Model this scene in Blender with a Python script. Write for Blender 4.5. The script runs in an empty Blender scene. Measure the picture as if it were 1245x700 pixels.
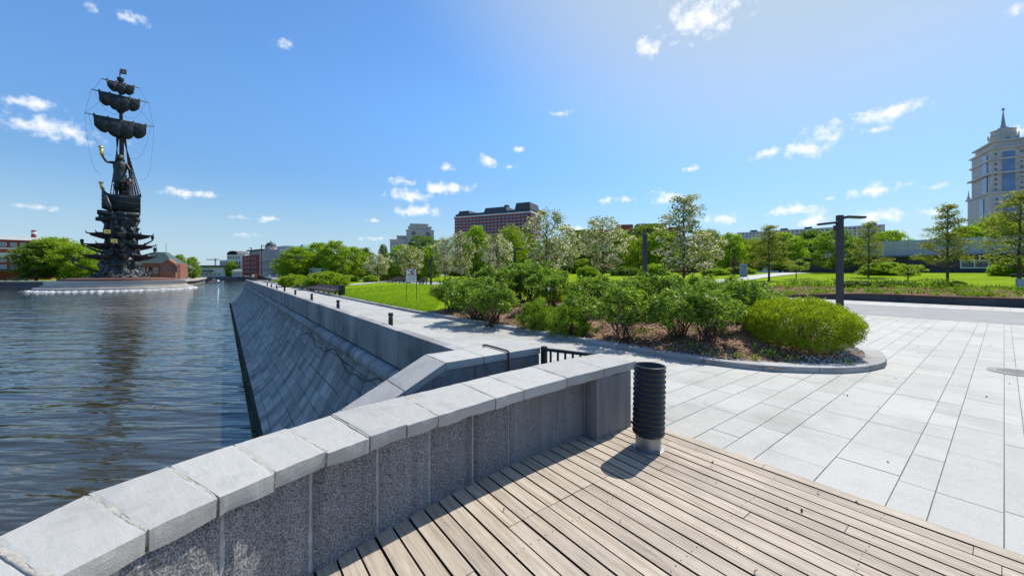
import bpy, bmesh, math, random
import numpy as np
from mathutils import Vector, Matrix, noise

R = math.radians
scene = bpy.context.scene
COL = scene.collection

# ------------------------------------------------------------------ camera
F_PX, CX, HY = 458.0, 622.5, 331.0          # focal length, centre and horizon of the 1245 px wide photograph
cam_d = bpy.data.cameras.new('camera')
cam_d.sensor_width = 36.0
cam_d.lens = 36.0 * F_PX / 1245.0
cam_d.shift_y = -(350.0 - HY) / 1245.0
cam_d.clip_start = 0.05
cam_d.clip_end = 8000
cam = bpy.data.objects.new('camera', cam_d)
COL.objects.link(cam)
cam.location = (0, 0, 2.0)
cam.rotation_euler = (R(90), 0, 0)
scene.camera = cam

# ------------------------------------------------------------------ light
SUN_EL, SUN_AZ = R(53), R(45)                # azimuth measured clockwise from +Y
scene.view_settings.view_transform = 'Standard'
scene.view_settings.look = 'None'
scene.view_settings.gamma = 1
scene.view_settings.exposure = 0.41
scene.cycles.max_bounces = 6
scene.cycles.transparent_max_bounces = 6
scene.cycles.caustics_reflective = False
scene.cycles.caustics_refractive = False

sun_d = bpy.data.lights.new('sun', 'SUN')
sun_d.energy = 4.1
sun_d.angle = R(0.5)
sun_d.color = (1.0, 0.95, 0.87)
sun = bpy.data.objects.new('sun', sun_d)
COL.objects.link(sun)
sdir = Vector((math.sin(SUN_AZ) * math.cos(SUN_EL), math.cos(SUN_AZ) * math.cos(SUN_EL), math.sin(SUN_EL)))
sun.rotation_euler = sdir.to_track_quat('Z', 'Y').to_euler()
sun.location = sdir * 60


def px_dir(x, y):
    return Vector(((x - CX) / F_PX, 1.0, (HY - y) / F_PX)).normalized()


CLOUDS = [(70, 157, 58, 13, 1), (35, 152, 34, 11, .9), (40, 125, 34, 6, .8), (40, 254, 30, 4, .5), (232, 236, 30, 6, .6), (285, 263, 14, 3, .5),
          (326, 266, 14, 4, .85), (298, 285, 13, 3, .6), (168, 22, 20, 10, .45), (105, 6, 12, 7, .55), (347, 56, 13, 8, .55),
          (497, 238, 25, 7, 1), (488, 222, 13, 5, 1), (538, 228, 28, 6, .9), (509, 257, 29, 7, 1), (456, 268, 9, 2.5, .8),
          (455, 290, 15, 3, .7), (545, 205, 9, 4.5, .9), (594, 197, 13, 7, 1), (622, 203, 9, 3.5, .8), (633, 180, 7, 4.5, .8),
          (852, 18, 46, 26, .95), (787, 59, 12, 11, .9), (820, 50, 12, 5, .5), (810, 241, 22, 7, 1), (762, 243, 11, 4, .8), (738, 244, 9, 4, .7),
          (697, 280, 20, 6, .9), (683, 138, 11, 4, .45), (880, 267, 24, 7, 1), (1000, 166, 32, 13, 1), (980, 181, 40, 10, 1),
          (935, 186, 16, 6, .8), (1083, 138, 44, 11, 1), (1062, 161, 20, 5, .9), (970, 256, 37, 7, 1), (1063, 231, 30, 8, .95), (1080, 262, 40, 8, 1),
          (985, 270, 24, 7, .9), (1140, 227, 14, 4, .8), (1142, 256, 16, 5, .7), (842, 206, 10, 4, .7), (1010, 241, 9, 3, .5), (1240, 158, 12, 9, .8),
          (1235, 12, 22, 8, .4)]

world = bpy.data.worlds.new('World')
scene.world = world
world.use_nodes = True
wn, wl = world.node_tree.nodes, world.node_tree.links
wn.clear()


def wnode(t, **kw):
    n = wn.new(t)
    for k, v in kw.items():
        setattr(n, k, v)
    return n


def wmath(op, a, b=None, c=None, clamp=False):
    n = wnode('ShaderNodeMath', operation=op, use_clamp=clamp)
    for i, v in enumerate((a, b, c)):
        if v is None:
            continue
        if isinstance(v, (int, float)):
            n.inputs[i].default_value = v
        else:
            wl.new(v, n.inputs[i])
    return n.outputs[0]


sky = wnode('ShaderNodeTexSky', sky_type='NISHITA')
sky.sun_disc = False
sky.sun_elevation = SUN_EL
sky.sun_rotation = SUN_AZ
sky.altitude = 100
sky.air_density = 1.0
sky.dust_density = 0.25
sky.ozone_density = 3.5
tc = wnode('ShaderNodeTexCoord')
sep = wnode('ShaderNodeSeparateXYZ')
wl.new(tc.outputs['Generated'], sep.inputs[0])
nz = wnode('ShaderNodeTexNoise')
nz.inputs['Scale'].default_value = 42
nz.inputs['Detail'].default_value = 7
nz.inputs['Roughness'].default_value = 0.62
wl.new(tc.outputs['Generated'], nz.inputs['Vector'])
az = wmath('ARCTAN2', sep.outputs[0], sep.outputs[1])
el = wmath('ARCSINE', sep.outputs[2])
comb = wnode('ShaderNodeCombineXYZ')
wl.new(az, comb.inputs[0])
wl.new(el, comb.inputs[1])
warp = wnode('ShaderNodeTexNoise')
warp.inputs['Scale'].default_value = 11
warp.inputs['Detail'].default_value = 3
wl.new(tc.outputs['Generated'], warp.inputs['Vector'])
wv = wnode('ShaderNodeVectorMath', operation='MULTIPLY_ADD')
wl.new(warp.outputs['Color'], wv.inputs[0])
wv.inputs[1].default_value = (.05, .022, 0)
wl.new(comb.outputs[0], wv.inputs[2])
off = wnode('ShaderNodeVectorMath', operation='SUBTRACT')
wl.new(wv.outputs[0], off.inputs[0])
off.inputs[1].default_value = (.025, .011, 0)
rmin = None
for (x, y, w, h, st) in CLOUDS:
    d, dx, dy = px_dir(x, y), px_dir(x + w, y), px_dir(x, y - h)
    a0, e0 = math.atan2(d.x, d.y), math.asin(d.z)
    wa = abs(math.atan2(dx.x, dx.y) - a0) * 1.1
    he = abs(math.asin(dy.z) - e0) * 1.15
    s1 = wnode('ShaderNodeVectorMath', operation='SUBTRACT')
    wl.new(off.outputs[0], s1.inputs[0])
    s1.inputs[1].default_value = (a0, e0, -(1 - st) * 1.1)
    s2 = wnode('ShaderNodeVectorMath', operation='MULTIPLY')
    wl.new(s1.outputs[0], s2.inputs[0])
    s2.inputs[1].default_value = (1 / wa, 1 / he, 1)
    s3 = wnode('ShaderNodeVectorMath', operation='LENGTH')
    wl.new(s2.outputs[0], s3.inputs[0])
    rmin = s3.outputs['Value'] if rmin is None else wmath('MINIMUM', rmin, s3.outputs['Value'])
rn = wmath('MULTIPLY_ADD', nz.outputs['Fac'], -3.4, rmin)      # ragged edge
mr = wnode('ShaderNodeMapRange', interpolation_type='SMOOTHSTEP')
wl.new(rn, mr.inputs['Value'])
mr.inputs['From Min'].default_value = -0.55
mr.inputs['From Max'].default_value = -1.75
mr.inputs['To Min'].default_value = 0
mr.inputs['To Max'].default_value = 0.93
hs = wnode('ShaderNodeHueSaturation')
hs.inputs['Saturation'].default_value = 1.15
wl.new(sky.outputs[0], hs.inputs['Color'])
mixc = wnode('ShaderNodeMix', data_type='RGBA')
wl.new(mr.outputs[0], mixc.inputs['Factor'])
# pale air towards the horizon is dimmer than the clear-sky model gives, and the air round the sun is whiter
hzf = wnode('ShaderNodeMapRange', interpolation_type='SMOOTHSTEP')
wl.new(el, hzf.inputs['Value'])
hzf.inputs['From Min'].default_value = 0.0
hzf.inputs['From Max'].default_value = R(26)
hzf.inputs['To Min'].default_value = 0.63
hzf.inputs['To Max'].default_value = 1.08
dim = wnode('ShaderNodeVectorMath', operation='SCALE')
wl.new(hs.outputs[0], dim.inputs[0])
wl.new(hzf.outputs[0], dim.inputs['Scale'])
dots = wnode('ShaderNodeVectorMath', operation='DOT_PRODUCT')
nrm = wnode('ShaderNodeVectorMath', operation='NORMALIZE')
wl.new(tc.outputs['Generated'], nrm.inputs[0])
wl.new(nrm.outputs[0], dots.inputs[0])
dots.inputs[1].default_value = sdir
glow = wnode('ShaderNodeMapRange', interpolation_type='SMOOTHSTEP')
wl.new(dots.outputs['Value'], glow.inputs['Value'])
glow.inputs['From Min'].default_value = math.cos(R(48))
glow.inputs['From Max'].default_value = math.cos(R(15))
glow.inputs['To Max'].default_value = 0.85
air = wnode('ShaderNodeMix', data_type='RGBA')
wl.new(glow.outputs[0], air.inputs['Factor'])
wl.new(dim.outputs[0], air.inputs['A'])
air.inputs['B'].default_value = (3.45, 3.75, 4.0, 1)
tintn = wnode('ShaderNodeMix', data_type='RGBA', blend_type='MULTIPLY')
tintn.inputs['Factor'].default_value = 1
wl.new(air.outputs['Result'], tintn.inputs['A'])
tintn.inputs['B'].default_value = (0.90, 0.97, 1.0, 1)
low = wnode('ShaderNodeMapRange', interpolation_type='SMOOTHSTEP')
wl.new(el, low.inputs['Value'])
low.inputs['From Min'].default_value = R(13)
low.inputs['From Max'].default_value = R(-1)
low.inputs['To Max'].default_value = 0.75
lowm = wnode('ShaderNodeMix', data_type='RGBA')
wl.new(low.outputs[0], lowm.inputs['Factor'])
wl.new(tintn.outputs['Result'], lowm.inputs['A'])
lowm.inputs['B'].default_value = (2.55, 3.6, 4.7, 1)
wl.new(lowm.outputs['Result'], mixc.inputs['A'])
mixc.inputs['B'].default_value = (5.6, 5.75, 6.0, 1)
bg = wnode('ShaderNodeBackground')
bg.inputs['Strength'].default_value = 0.140
wl.new(mixc.outputs['Result'], bg.inputs['Color'])
wo = wnode('ShaderNodeOutputWorld')
wl.new(bg.outputs[0], wo.inputs[0])

# ------------------------------------------------------------------ coordinates
# u: metres away from the river across the promenade, s: metres along it; x/y is the camera's own frame
ANG = math.atan2(0.6077, 0.794)
CA, SA = math.cos(ANG), math.sin(ANG)
WATER_Z = -5.0


def W(u, s, z=0.0):
    return Vector((CA * u - SA * s, SA * u + CA * s, z))


def US(x, y):
    return CA * x + SA * y, -SA * x + CA * y


def at(px, D):
    return (px - CX) / F_PX * D, D


def us_at(px, py, z=0.0):
    D = F_PX * (2 - z) / (py - HY)
    return US(*at(px, D))


def sm(t):
    t = max(0.0, min(1.0, t))
    return t * t * (3 - 2 * t)


def lerp_list(pts, u):
    if u <= pts[0][0]:
        (a, b), (c, d) = pts[0], pts[1]
    else:
        for i in range(len(pts) - 1):
            (a, b), (c, d) = pts[i], pts[i + 1]
            if u <= c:
                break
    return b + (d - b) * (u - a) / (c - a)


# ------------------------------------------------------------------ materials
M = {}


def new_mat(name):
    m = bpy.data.materials.new(name)
    m.use_nodes = True
    nt = m.node_tree
    b = nt.nodes['Principled BSDF']
    return m, nt, b


def nd(nt, t, ins=None, **kw):
    n = nt.nodes.new(t)
    for k, v in kw.items():
        setattr(n, k, v)
    for k, v in (ins or {}).items():
        if hasattr(v, 'is_output') or isinstance(v, bpy.types.NodeSocket):
            nt.links.new(v, n.inputs[k])
        else:
            n.inputs[k].default_value = v
    return n


def ramp(nt, fac, stops):
    r = nt.nodes.new('ShaderNodeValToRGB')
    nt.links.new(fac, r.inputs[0])
    e = r.color_ramp.elements
    while len(e) < len(stops):
        e.new(0.5)
    for i, (p, c) in enumerate(stops):
        e[i].position = p
        e[i].color = (c[0], c[1], c[2], 1) if isinstance(c, (tuple, list)) else (c, c, c, 1)
    return r.outputs[0]


def mixrgb(nt, f, a, b, blend='MIX'):
    n = nt.nodes.new('ShaderNodeMix')
    n.data_type = 'RGBA'
    n.blend_type = blend
    for k, v in (('Factor', f), ('A', a), ('B', b)):
        if isinstance(v, bpy.types.NodeSocket):
            nt.links.new(v, n.inputs[k])
        elif isinstance(v, (int, float)) and k == 'Factor':
            n.inputs[k].default_value = v
        else:
            n.inputs[k].default_value = (v[0], v[1], v[2], 1)
    return n.outputs['Result']


def flat(name, col, rough=0.6, metal=0.0, var=0.15, scale=3.0, bump=0.0, bscale=40, spec=0.5):
    m, nt, b = new_mat(name)
    t = nd(nt, 'ShaderNodeTexCoord')
    n = nd(nt, 'ShaderNodeTexNoise', {'Vector': t.outputs['Object'], 'Scale': scale, 'Detail': 6.0, 'Roughness': .6})
    lo = tuple(c * (1 - var) for c in col)
    hi = tuple(min(1, c * (1 + var)) for c in col)
    nt.links.new(ramp(nt, n.outputs['Fac'], [(.3, lo), (.7, hi)]), b.inputs['Base Color'])
    b.inputs['Roughness'].default_value = rough
    b.inputs['Metallic'].default_value = metal
    b.inputs['Specular IOR Level'].default_value = spec
    if bump:
        n2 = nd(nt, 'ShaderNodeTexNoise', {'Vector': t.outputs['Object'], 'Scale': bscale, 'Detail': 6.0})
        bp = nd(nt, 'ShaderNodeBump', {'Height': n2.outputs['Fac'], 'Strength': bump, 'Distance': .02})
        nt.links.new(bp.outputs[0], b.inputs['Normal'])
    M[name] = m
    return m


def stone(name, c1, c2, rough=.75, speck=None, sscale=90, blot=1.2, blotamt=.25, bump=.25, bscale=80, streak=False, stretch=None, spec=.4, srange=(.52, 1.32), spots=False):
    """stone whose slabs differ by the face attribute 'tint'; speck = (dark, light) grains"""
    m, nt, b = new_mat(name)
    t = nd(nt, 'ShaderNodeTexCoord')
    v = t.outputs['Object']
    a = nd(nt, 'ShaderNodeAttribute', attribute_name='tint')
    base = mixrgb(nt, a.outputs['Fac'], c1, c2)
    n = nd(nt, 'ShaderNodeTexNoise', {'Vector': v, 'Scale': blot, 'Detail': 7.0, 'Roughness': .65})
    f = ramp(nt, n.outputs['Fac'], [(.28, 1 - blotamt), (.5, 1.0), (.72, 1 - blotamt * .3)])
    base = mixrgb(nt, 1.0, base, f, 'MULTIPLY')
    if streak:
        mp = nd(nt, 'ShaderNodeMapping', {'Vector': v, 'Scale': stretch})
        n3 = nd(nt, 'ShaderNodeTexNoise', {'Vector': mp.outputs[0], 'Scale': 1.0, 'Detail': 6.0, 'Roughness': .7})
        f3 = ramp(nt, n3.outputs['Fac'], [(.36, srange[0]), (.5, 1.0), (.66, srange[1])])
        base = mixrgb(nt, 1.0, base, f3, 'MULTIPLY')
    if spots:       # old gum, drips and grit
        vo = nd(nt, 'ShaderNodeTexVoronoi', {'Vector': v, 'Scale': 1.7, 'Randomness': 1.0})
        fs = ramp(nt, vo.outputs['Distance'], [(.03, .72), (.05, 1.0)])
        base = mixrgb(nt, 1.0, base, fs, 'MULTIPLY')
        nb = nd(nt, 'ShaderNodeTexNoise', {'Vector': v, 'Scale': .33, 'Detail': 8.0, 'Roughness': .75})
        base = mixrgb(nt, 1.0, base, ramp(nt, nb.outputs['Fac'], [(.34, (.80, .79, .77)), (.52, (1, 1, 1))]), 'MULTIPLY')
    if speck:
        n2 = nd(nt, 'ShaderNodeTexNoise', {'Vector': v, 'Scale': sscale, 'Detail': 3.0, 'Roughness': .7})
        f2 = ramp(nt, n2.outputs['Fac'], [(.38, speck[0]), (.5, (1, 1, 1)), (.62, speck[1])])
        base = mixrgb(nt, 1.0, base, f2, 'MULTIPLY')
    nt.links.new(base, b.inputs['Base Color'])
    b.inputs['Roughness'].default_value = rough
    b.inputs['Specular IOR Level'].default_value = spec
    if bump:
        n4 = nd(nt, 'ShaderNodeTexNoise', {'Vector': v, 'Scale': bscale, 'Detail': 5.0, 'Roughness': .65})
        bp = nd(nt, 'ShaderNodeBump', {'Height': n4.outputs['Fac'], 'Strength': bump, 'Distance': .02})
        nt.links.new(bp.outputs[0], b.inputs['Normal'])
    M[name] = m
    return m


def leaf(name, dark, light, trans=.4, gloss=.06):
    m, nt, b = new_mat(name)
    a = nd(nt, 'ShaderNodeAttribute', attribute_name='tint')
    c = mixrgb(nt, a.outputs['Fac'], dark, light)
    nt.nodes.remove(b)
    d = nd(nt, 'ShaderNodeBsdfDiffuse', {'Color': c})
    ct = mixrgb(nt, 1.0, c, (1.25, 1.3, .55), 'MULTIPLY')
    tr = nd(nt, 'ShaderNodeBsdfTranslucent', {'Color': ct})
    mx = nd(nt, 'ShaderNodeMixShader', {0: trans, 1: d.outputs[0], 2: tr.outputs[0]})
    g = nd(nt, 'ShaderNodeBsdfGlossy', {'Color': (1, 1, 1, 1), 'Roughness': .5})
    mg = nd(nt, 'ShaderNodeMixShader', {0: gloss, 1: mx.outputs[0], 2: g.outputs[0]})
    nt.links.new(mg.outputs[0], nt.nodes['Material Output'].inputs[0])
    M[name] = m
    return m


stone('coping', (.375, .368, .345), (.455, .447, .42), .8, ((.88, .88, .9), (1.07, 1.07, 1.06)), 160, 2.6, .22, .22, 130)
stone('granite', (.15, .152, .16), (.23, .232, .24), .78, ((.34, .34, .36), (2.0, 1.92, 1.88)), 105, 2.0, .25, .7, 60, True, (7, 7, .5), srange=(.72, 1.18))
stone('granite_smooth', (.17, .172, .18), (.25, .252, .26), .75, ((.42, .42, .45), (1.75, 1.7, 1.66)), 120, 2.0, .2, .3, 80, True, (7, 7, .5), srange=(.75, 1.15))
stone('parapet_stone', (.24, .238, .23), (.35, .343, .335), .8, ((.85, .85, .85), (1.1, 1.1, 1.1)), 30, .6, .3, .3, 20, True, (.8, .5, .25))
stone('slope_stone', (.215, .215, .21), (.38, .378, .365), .8, ((.8, .8, .8), (1.15, 1.15, 1.15)), 25, .5, .45, .4, 14, True, (.25, 1.3, .25))
stone('dark_stone', (.045, .046, .05), (.075, .076, .08), .85, ((.8, .8, .8), (1.2, 1.2, 1.2)), 30, 1.0, .3, .3, 20)
stone('wet_stone', (.022, .028, .018), (.05, .052, .036), .85, None, 25, 1.5, .4, .5, 9, spec=.12)
stone('paving', (.405, .395, .365), (.470, .460, .430), .75, ((.92, .92, .92), (1.05, 1.05, 1.05)), 45, .8, .20, .1, 60, spots=True)
stone('kerbstone', (.28, .275, .27), (.42, .41, .4), .8, ((.85, .85, .85), (1.12, 1.12, 1.12)), 70, 2, .2, .3, 60)
flat('joint', (.16, .15, .13), .95, var=.3, scale=8)
flat('joint_dark', (.02, .02, .02), .95)
flat('mortar', (.40, .37, .32), .95, var=.25, scale=18, bump=.6, bscale=50)
flat('grey_mortar', (.36, .36, .36), .95, var=.25, scale=14, bump=.4, bscale=50)
flat('asphalt', (.29, .288, .28), .9, var=.12, scale=1.2, bump=.25, bscale=90)
flat('black_plastic', (.012, .013, .017), .42, var=.25, scale=12)
flat('galvanised', (.33, .34, .35), .42, .75, .25, 9, .1, 30)
flat('bronze', (.030, .036, .036), .45, .35, .45, .35, .5, 1.6)
flat('bronze_rough', (.040, .048, .046), .5, .3, .5, .5, 1.0, 1.3)
flat('rust_metal', (.07, .035, .025), .6, .4, .4, 2)
flat('gold', (.85, .58, .16), .3, .9, .1)
flat('dark_metal', (.028, .029, .033), .45, .3, .2, 6)
flat('lamp_paint', (.040, .040, .047), .5, .2, .2, 6)
flat('bench_wood', (.075, .042, .032), .55, var=.3, scale=4)
flat('white_paint', (.8, .8, .78), .5, var=.05)
flat('red_paint', (.55, .04, .03), .5, var=.08)
flat('black_paint', (.015, .015, .015), .5)
flat('grey_line', (.35, .38, .42), .6)
flat('trunk_bark', (.085, .065, .05), .9, var=.35, scale=9, bump=.5, bscale=25)
flat('shrub_stem', (.10, .06, .045), .9, var=.3, scale=9)
flat('glass', (.03, .05, .075), .12, 0.0, .5, .25, spec=.9)
flat('glass_blue', (.07, .16, .30), .1, 0.0, .3, .2, spec=1.0)
flat('win_frame', (.55, .54, .52), .6)
flat('brick_red', (.27, .055, .045), .85, var=.2, scale=.6)
flat('brick_brown', (.24, .10, .065), .85, var=.25, scale=.5)
flat('deck_gap_shade', (.05, .038, .03), .95)  # near-black for board sides, shade of the gaps put into the colour
flat('brick_hotel', (.25, .065, .05), .85, var=.15, scale=.1)
flat('render_white', (.60, .60, .58), .8, var=.1, scale=.2)
flat('render_beige', (.47, .44, .39), .8, var=.12, scale=.15)
flat('far_earth', (.20, .20, .17), .95, var=.3, scale=.05)
flat('render_cream', (.53, .49, .43), .8, var=.1, scale=.15)
flat('render_grey', (.34, .345, .36), .8, var=.12, scale=.2)
flat('panel_pale', (.45, .46, .48), .6, var=.06, scale=.4)
flat('panel_dark', (.040, .042, .055), .6, var=.25, scale=.5)
flat('roof_dark', (.055, .065, .07), .6, var=.2, scale=.3)
flat('roof_green', (.05, .085, .08), .6, var=.2, scale=.3)
flat('roof_teal', (.10, .30, .27), .6, var=.2, scale=.4)
flat('roof_pale', (.42, .42, .41), .7)
flat('brick_band', (.22, .10, .075), .85, var=.2, scale=4)
flat('plinth_red', (.20, .085, .06), .7, var=.2, scale=.3)
flat('quay_stone', (.40, .37, .33), .85, var=.2, scale=.25, bump=.3, bscale=2)
flat('quay_dark', (.16, .15, .14), .85, var=.25, scale=.25, bump=.3, bscale=2)
flat('foam', (.60, .63, .66), .6, var=.3, scale=.7)
flat('pebble', (.40, .41, .43), .8, var=.35, scale=14)
flat('boat_white', (.8, .8, .8), .35)
flat('skin', (.5, .3, .22), .6)
flat('shirt_white', (.75, .75, .75), .8)
flat('trousers_dark', (.03, .035, .05), .8)
flat('hair_dark', (.03, .02, .015), .7)
flat('shirt_red', (.4, .06, .05), .8)
flat('car_dark', (.02, .022, .026), .25)
flat('iron', (.20, .20, .195), .7, .2, .3, 20)

leaf('leaf_rose', (.070, .155, .010), (.340, .480, .048), .38, .03)
leaf('leaf_spirea', (.170, .270, .008), (.480, .540, .022), .46, .02)
leaf('leaf_spirea_green', (.100, .205, .012), (.290, .410, .028), .45, .02)
leaf('leaf_bright', (.125, .245, .010), (.400, .520, .028), .52, .02)
leaf('leaf_deep', (.060, .130, .012), (.180, .280, .028), .46, .03)
leaf('leaf_willow', (.190, .280, .012), (.370, .450, .03), .48, .02)
leaf('leaf_olive', (.160, .185, .025), (.390, .400, .090), .48, .02)
leaf('leaf_blossom', (.10, .15, .022), (.27, .32, .07), .48, .02)
leaf('leaf_conifer', (.016, .042, .012), (.050, .085, .024), .25, .04)
leaf('leaf_purple', (.030, .012, .022), (.07, .03, .045), .3, .04)
leaf('petal', (.68, .58, .53), (.88, .85, .81), .35, .02)
leaf('leaf_yellow', (.36, .28, .01), (.60, .48, .02), .4, .02)
leaf('grass_blade', (.13, .24, .008), (.30, .43, .02), .45, .02)


def grass_mat():
    m, nt, b = new_mat('lawn')
    t = nd(nt, 'ShaderNodeTexCoord')
    n1 = nd(nt, 'ShaderNodeTexNoise', {'Vector': t.outputs['Object'], 'Scale': .35, 'Detail': 8.0, 'Roughness': .7})
    c1 = ramp(nt, n1.outputs['Fac'], [(.3, (.160, .265, .004)), (.7, (.265, .390, .007))])
    n2 = nd(nt, 'ShaderNodeTexNoise', {'Vector': t.outputs['Object'], 'Scale': 26.0, 'Detail': 4.0, 'Roughness': .8})
    f2 = ramp(nt, n2.outputs['Fac'], [(.3, .6), (.55, 1.0), (.75, 1.3)])
    n7 = nd(nt, 'ShaderNodeTexNoise', {'Vector': t.outputs['Object'], 'Scale': 1.6, 'Detail': 6.0, 'Roughness': .75})
    c1 = mixrgb(nt, 1.0, c1, ramp(nt, n7.outputs['Fac'], [(.3, (.72, .76, .8)), (.5, (1, 1, 1)), (.72, (1.15, 1.06, .9))]), 'MULTIPLY')
    nt.links.new(mixrgb(nt, 1.0, c1, f2, 'MULTIPLY'), b.inputs['Base Color'])
    b.inputs['Roughness'].default_value = .9
    b.inputs['Specular IOR Level'].default_value = .03
    bp = nd(nt, 'ShaderNodeBump', {'Height': n2.outputs['Fac'], 'Strength': .8, 'Distance': .06})
    nt.links.new(bp.outputs[0], b.inputs['Normal'])
    M['lawn'] = m


grass_mat()


def soil_mat():
    m, nt, b = new_mat('soil')
    t = nd(nt, 'ShaderNodeTexCoord')
    n1 = nd(nt, 'ShaderNodeTexVoronoi', {'Vector': t.outputs['Object'], 'Scale': 16.0, 'Randomness': 1.0})
    n2 = nd(nt, 'ShaderNodeTexNoise', {'Vector': t.outputs['Object'], 'Scale': 1.3, 'Detail': 8.0, 'Roughness': .7})
    c1 = ramp(nt, n1.outputs['Color'], [(.1, (.08, .042, .03)), (.5, (.25, .14, .095)), (.9, (.44, .29, .20))])
    c2 = ramp(nt, n2.outputs['Fac'], [(.35, .55), (.65, 1.1)])
    nt.links.new(mixrgb(nt, 1.0, c1, c2, 'MULTIPLY'), b.inputs['Base Color'])
    b.inputs['Roughness'].default_value = .95
    b.inputs['Specular IOR Level'].default_value = .1
    bp = nd(nt, 'ShaderNodeBump', {'Height': n1.outputs['Distance'], 'Strength': .7, 'Distance': .04})
    nt.links.new(bp.outputs[0], b.inputs['Normal'])
    M['soil'] = m
    m, nt, b = new_mat('bark_chip')
    a = nd(nt, 'ShaderNodeAttribute', attribute_name='tint')
    c = ramp(nt, a.outputs['Fac'], [(0, (.09, .048, .032)), (.5, (.28, .16, .11)), (1, (.50, .36, .27))])
    nt.links.new(c, b.inputs['Base Color'])
    b.inputs['Roughness'].default_value = .95
    M['bark_chip'] = m


soil_mat()


def wood_mat():
    m, nt, b = new_mat('deck_wood')
    t = nd(nt, 'ShaderNodeTexCoord')
    a = nd(nt, 'ShaderNodeAttribute', attribute_name='tint')
    # every board reads its own stretch of grain
    off = nd(nt, 'ShaderNodeCombineXYZ', {'Y': nd(nt, 'ShaderNodeMath', {0: a.outputs['Fac'], 1: 37.0}, operation='MULTIPLY').outputs[0],
                                          'Z': nd(nt, 'ShaderNodeMath', {0: a.outputs['Fac'], 1: 91.0}, operation='MULTIPLY').outputs[0]})
    ad = nd(nt, 'ShaderNodeVectorMath', {0: t.outputs['Object'], 1: off.outputs[0]}, operation='ADD')
    mp = nd(nt, 'ShaderNodeMapping', {'Vector': ad.outputs[0], 'Scale': (34.0, 1.3, 1.0)})
    n = nd(nt, 'ShaderNodeTexNoise', {'Vector': mp.outputs[0], 'Scale': 1.0, 'Detail': 8.0, 'Roughness': .68, 'Distortion': .6})
    mp2 = nd(nt, 'ShaderNodeMapping', {'Vector': ad.outputs[0], 'Scale': (120.0, 2.5, 1.0)})
    n2 = nd(nt, 'ShaderNodeTexNoise', {'Vector': mp2.outputs[0], 'Scale': 1.0, 'Detail': 4.0, 'Roughness': .7})
    c = ramp(nt, n.outputs['Fac'], [(.27, (.25, .19, .14)), (.42, (.43, .36, .285)), (.58, (.54, .475, .39)), (.75, (.48, .415, .335))])
    tnt = mixrgb(nt, a.outputs['Fac'], (.80, .78, .765), (1.04, 1.02, .99))
    c = mixrgb(nt, 1.0, c, tnt, 'MULTIPLY')
    f2 = ramp(nt, n2.outputs['Fac'], [(.3, .72), (.5, 1.0), (.7, 1.06)])
    c = mixrgb(nt, 1.0, c, f2, 'MULTIPLY')
    n5 = nd(nt, 'ShaderNodeTexNoise', {'Vector': t.outputs['Object'], 'Scale': 1.6, 'Detail': 6.0, 'Roughness': .7})
    c = mixrgb(nt, 1.0, c, ramp(nt, n5.outputs['Fac'], [(.3, .82), (.6, 1.04)]), 'MULTIPLY')
    nt.links.new(c, b.inputs['Base Color'])
    b.inputs['Roughness'].default_value = .78
    b.inputs['Specular IOR Level'].default_value = .3
    bp = nd(nt, 'ShaderNodeBump', {'Height': n2.outputs['Fac'], 'Strength': .35, 'Distance': .01})
    nt.links.new(bp.outputs[0], b.inputs['Normal'])
    M['deck_wood'] = m


wood_mat()


def water_mat():
    m, nt, b = new_mat('river_water')
    t = nd(nt, 'ShaderNodeTexCoord')

    def waves(rot, sc, scale, detail, rough=.6):
        mp = nd(nt, 'ShaderNodeMapping', {'Vector': t.outputs['Object'], 'Rotation': (0, 0, R(rot)), 'Scale': sc})
        return nd(nt, 'ShaderNodeTexNoise', {'Vector': mp.outputs[0], 'Scale': scale, 'Detail': detail, 'Roughness': rough, 'Distortion': .4}).outputs['Fac']
    a = waves(14, (.25, 1, 1), .5, 1.0)
    c = waves(9, (.22, 1, 1), 1.45, 1.6)
    d = waves(20, (.3, 1, 1), 4.5, 1.5)
    s1 = nd(nt, 'ShaderNodeMath', {0: a, 1: 1.5}, operation='MULTIPLY').outputs[0]
    s2 = nd(nt, 'ShaderNodeMath', {0: c, 1: .9, 2: s1}, operation='MULTIPLY_ADD').outputs[0]
    s3 = nd(nt, 'ShaderNodeMath', {0: d, 1: .055, 2: s2}, operation='MULTIPLY_ADD').outputs[0]
    gust = nd(nt, 'ShaderNodeTexNoise', {'Vector': t.outputs['Object'], 'Scale': .035, 'Detail': 3.0, 'Roughness': .6})
    s3 = nd(nt, 'ShaderNodeMath', {0: s3, 1: ramp(nt, gust.outputs['Fac'], [(.35, .55), (.65, 1.0)])}, operation='MULTIPLY').outputs[0]
    bp = nd(nt, 'ShaderNodeBump', {'Height': s3, 'Strength': 1.0, 'Distance': .19})
    nt.links.new(bp.outputs[0], b.inputs['Normal'])
    big = nd(nt, 'ShaderNodeTexNoise', {'Vector': t.outputs['Object'], 'Scale': .05, 'Detail': 4.0})
    nt.links.new(ramp(nt, big.outputs['Fac'], [(.3, (.029, .027, .014)), (.7, (.040, .036, .018))]), b.inputs['Base Color'])
    b.inputs['Roughness'].default_value = .03
    b.inputs['IOR'].default_value = 1.5
    b.inputs['Specular Tint'].default_value = (.56, .84, 1.0, 1)
    M['river_water'] = m


water_mat()

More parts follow.
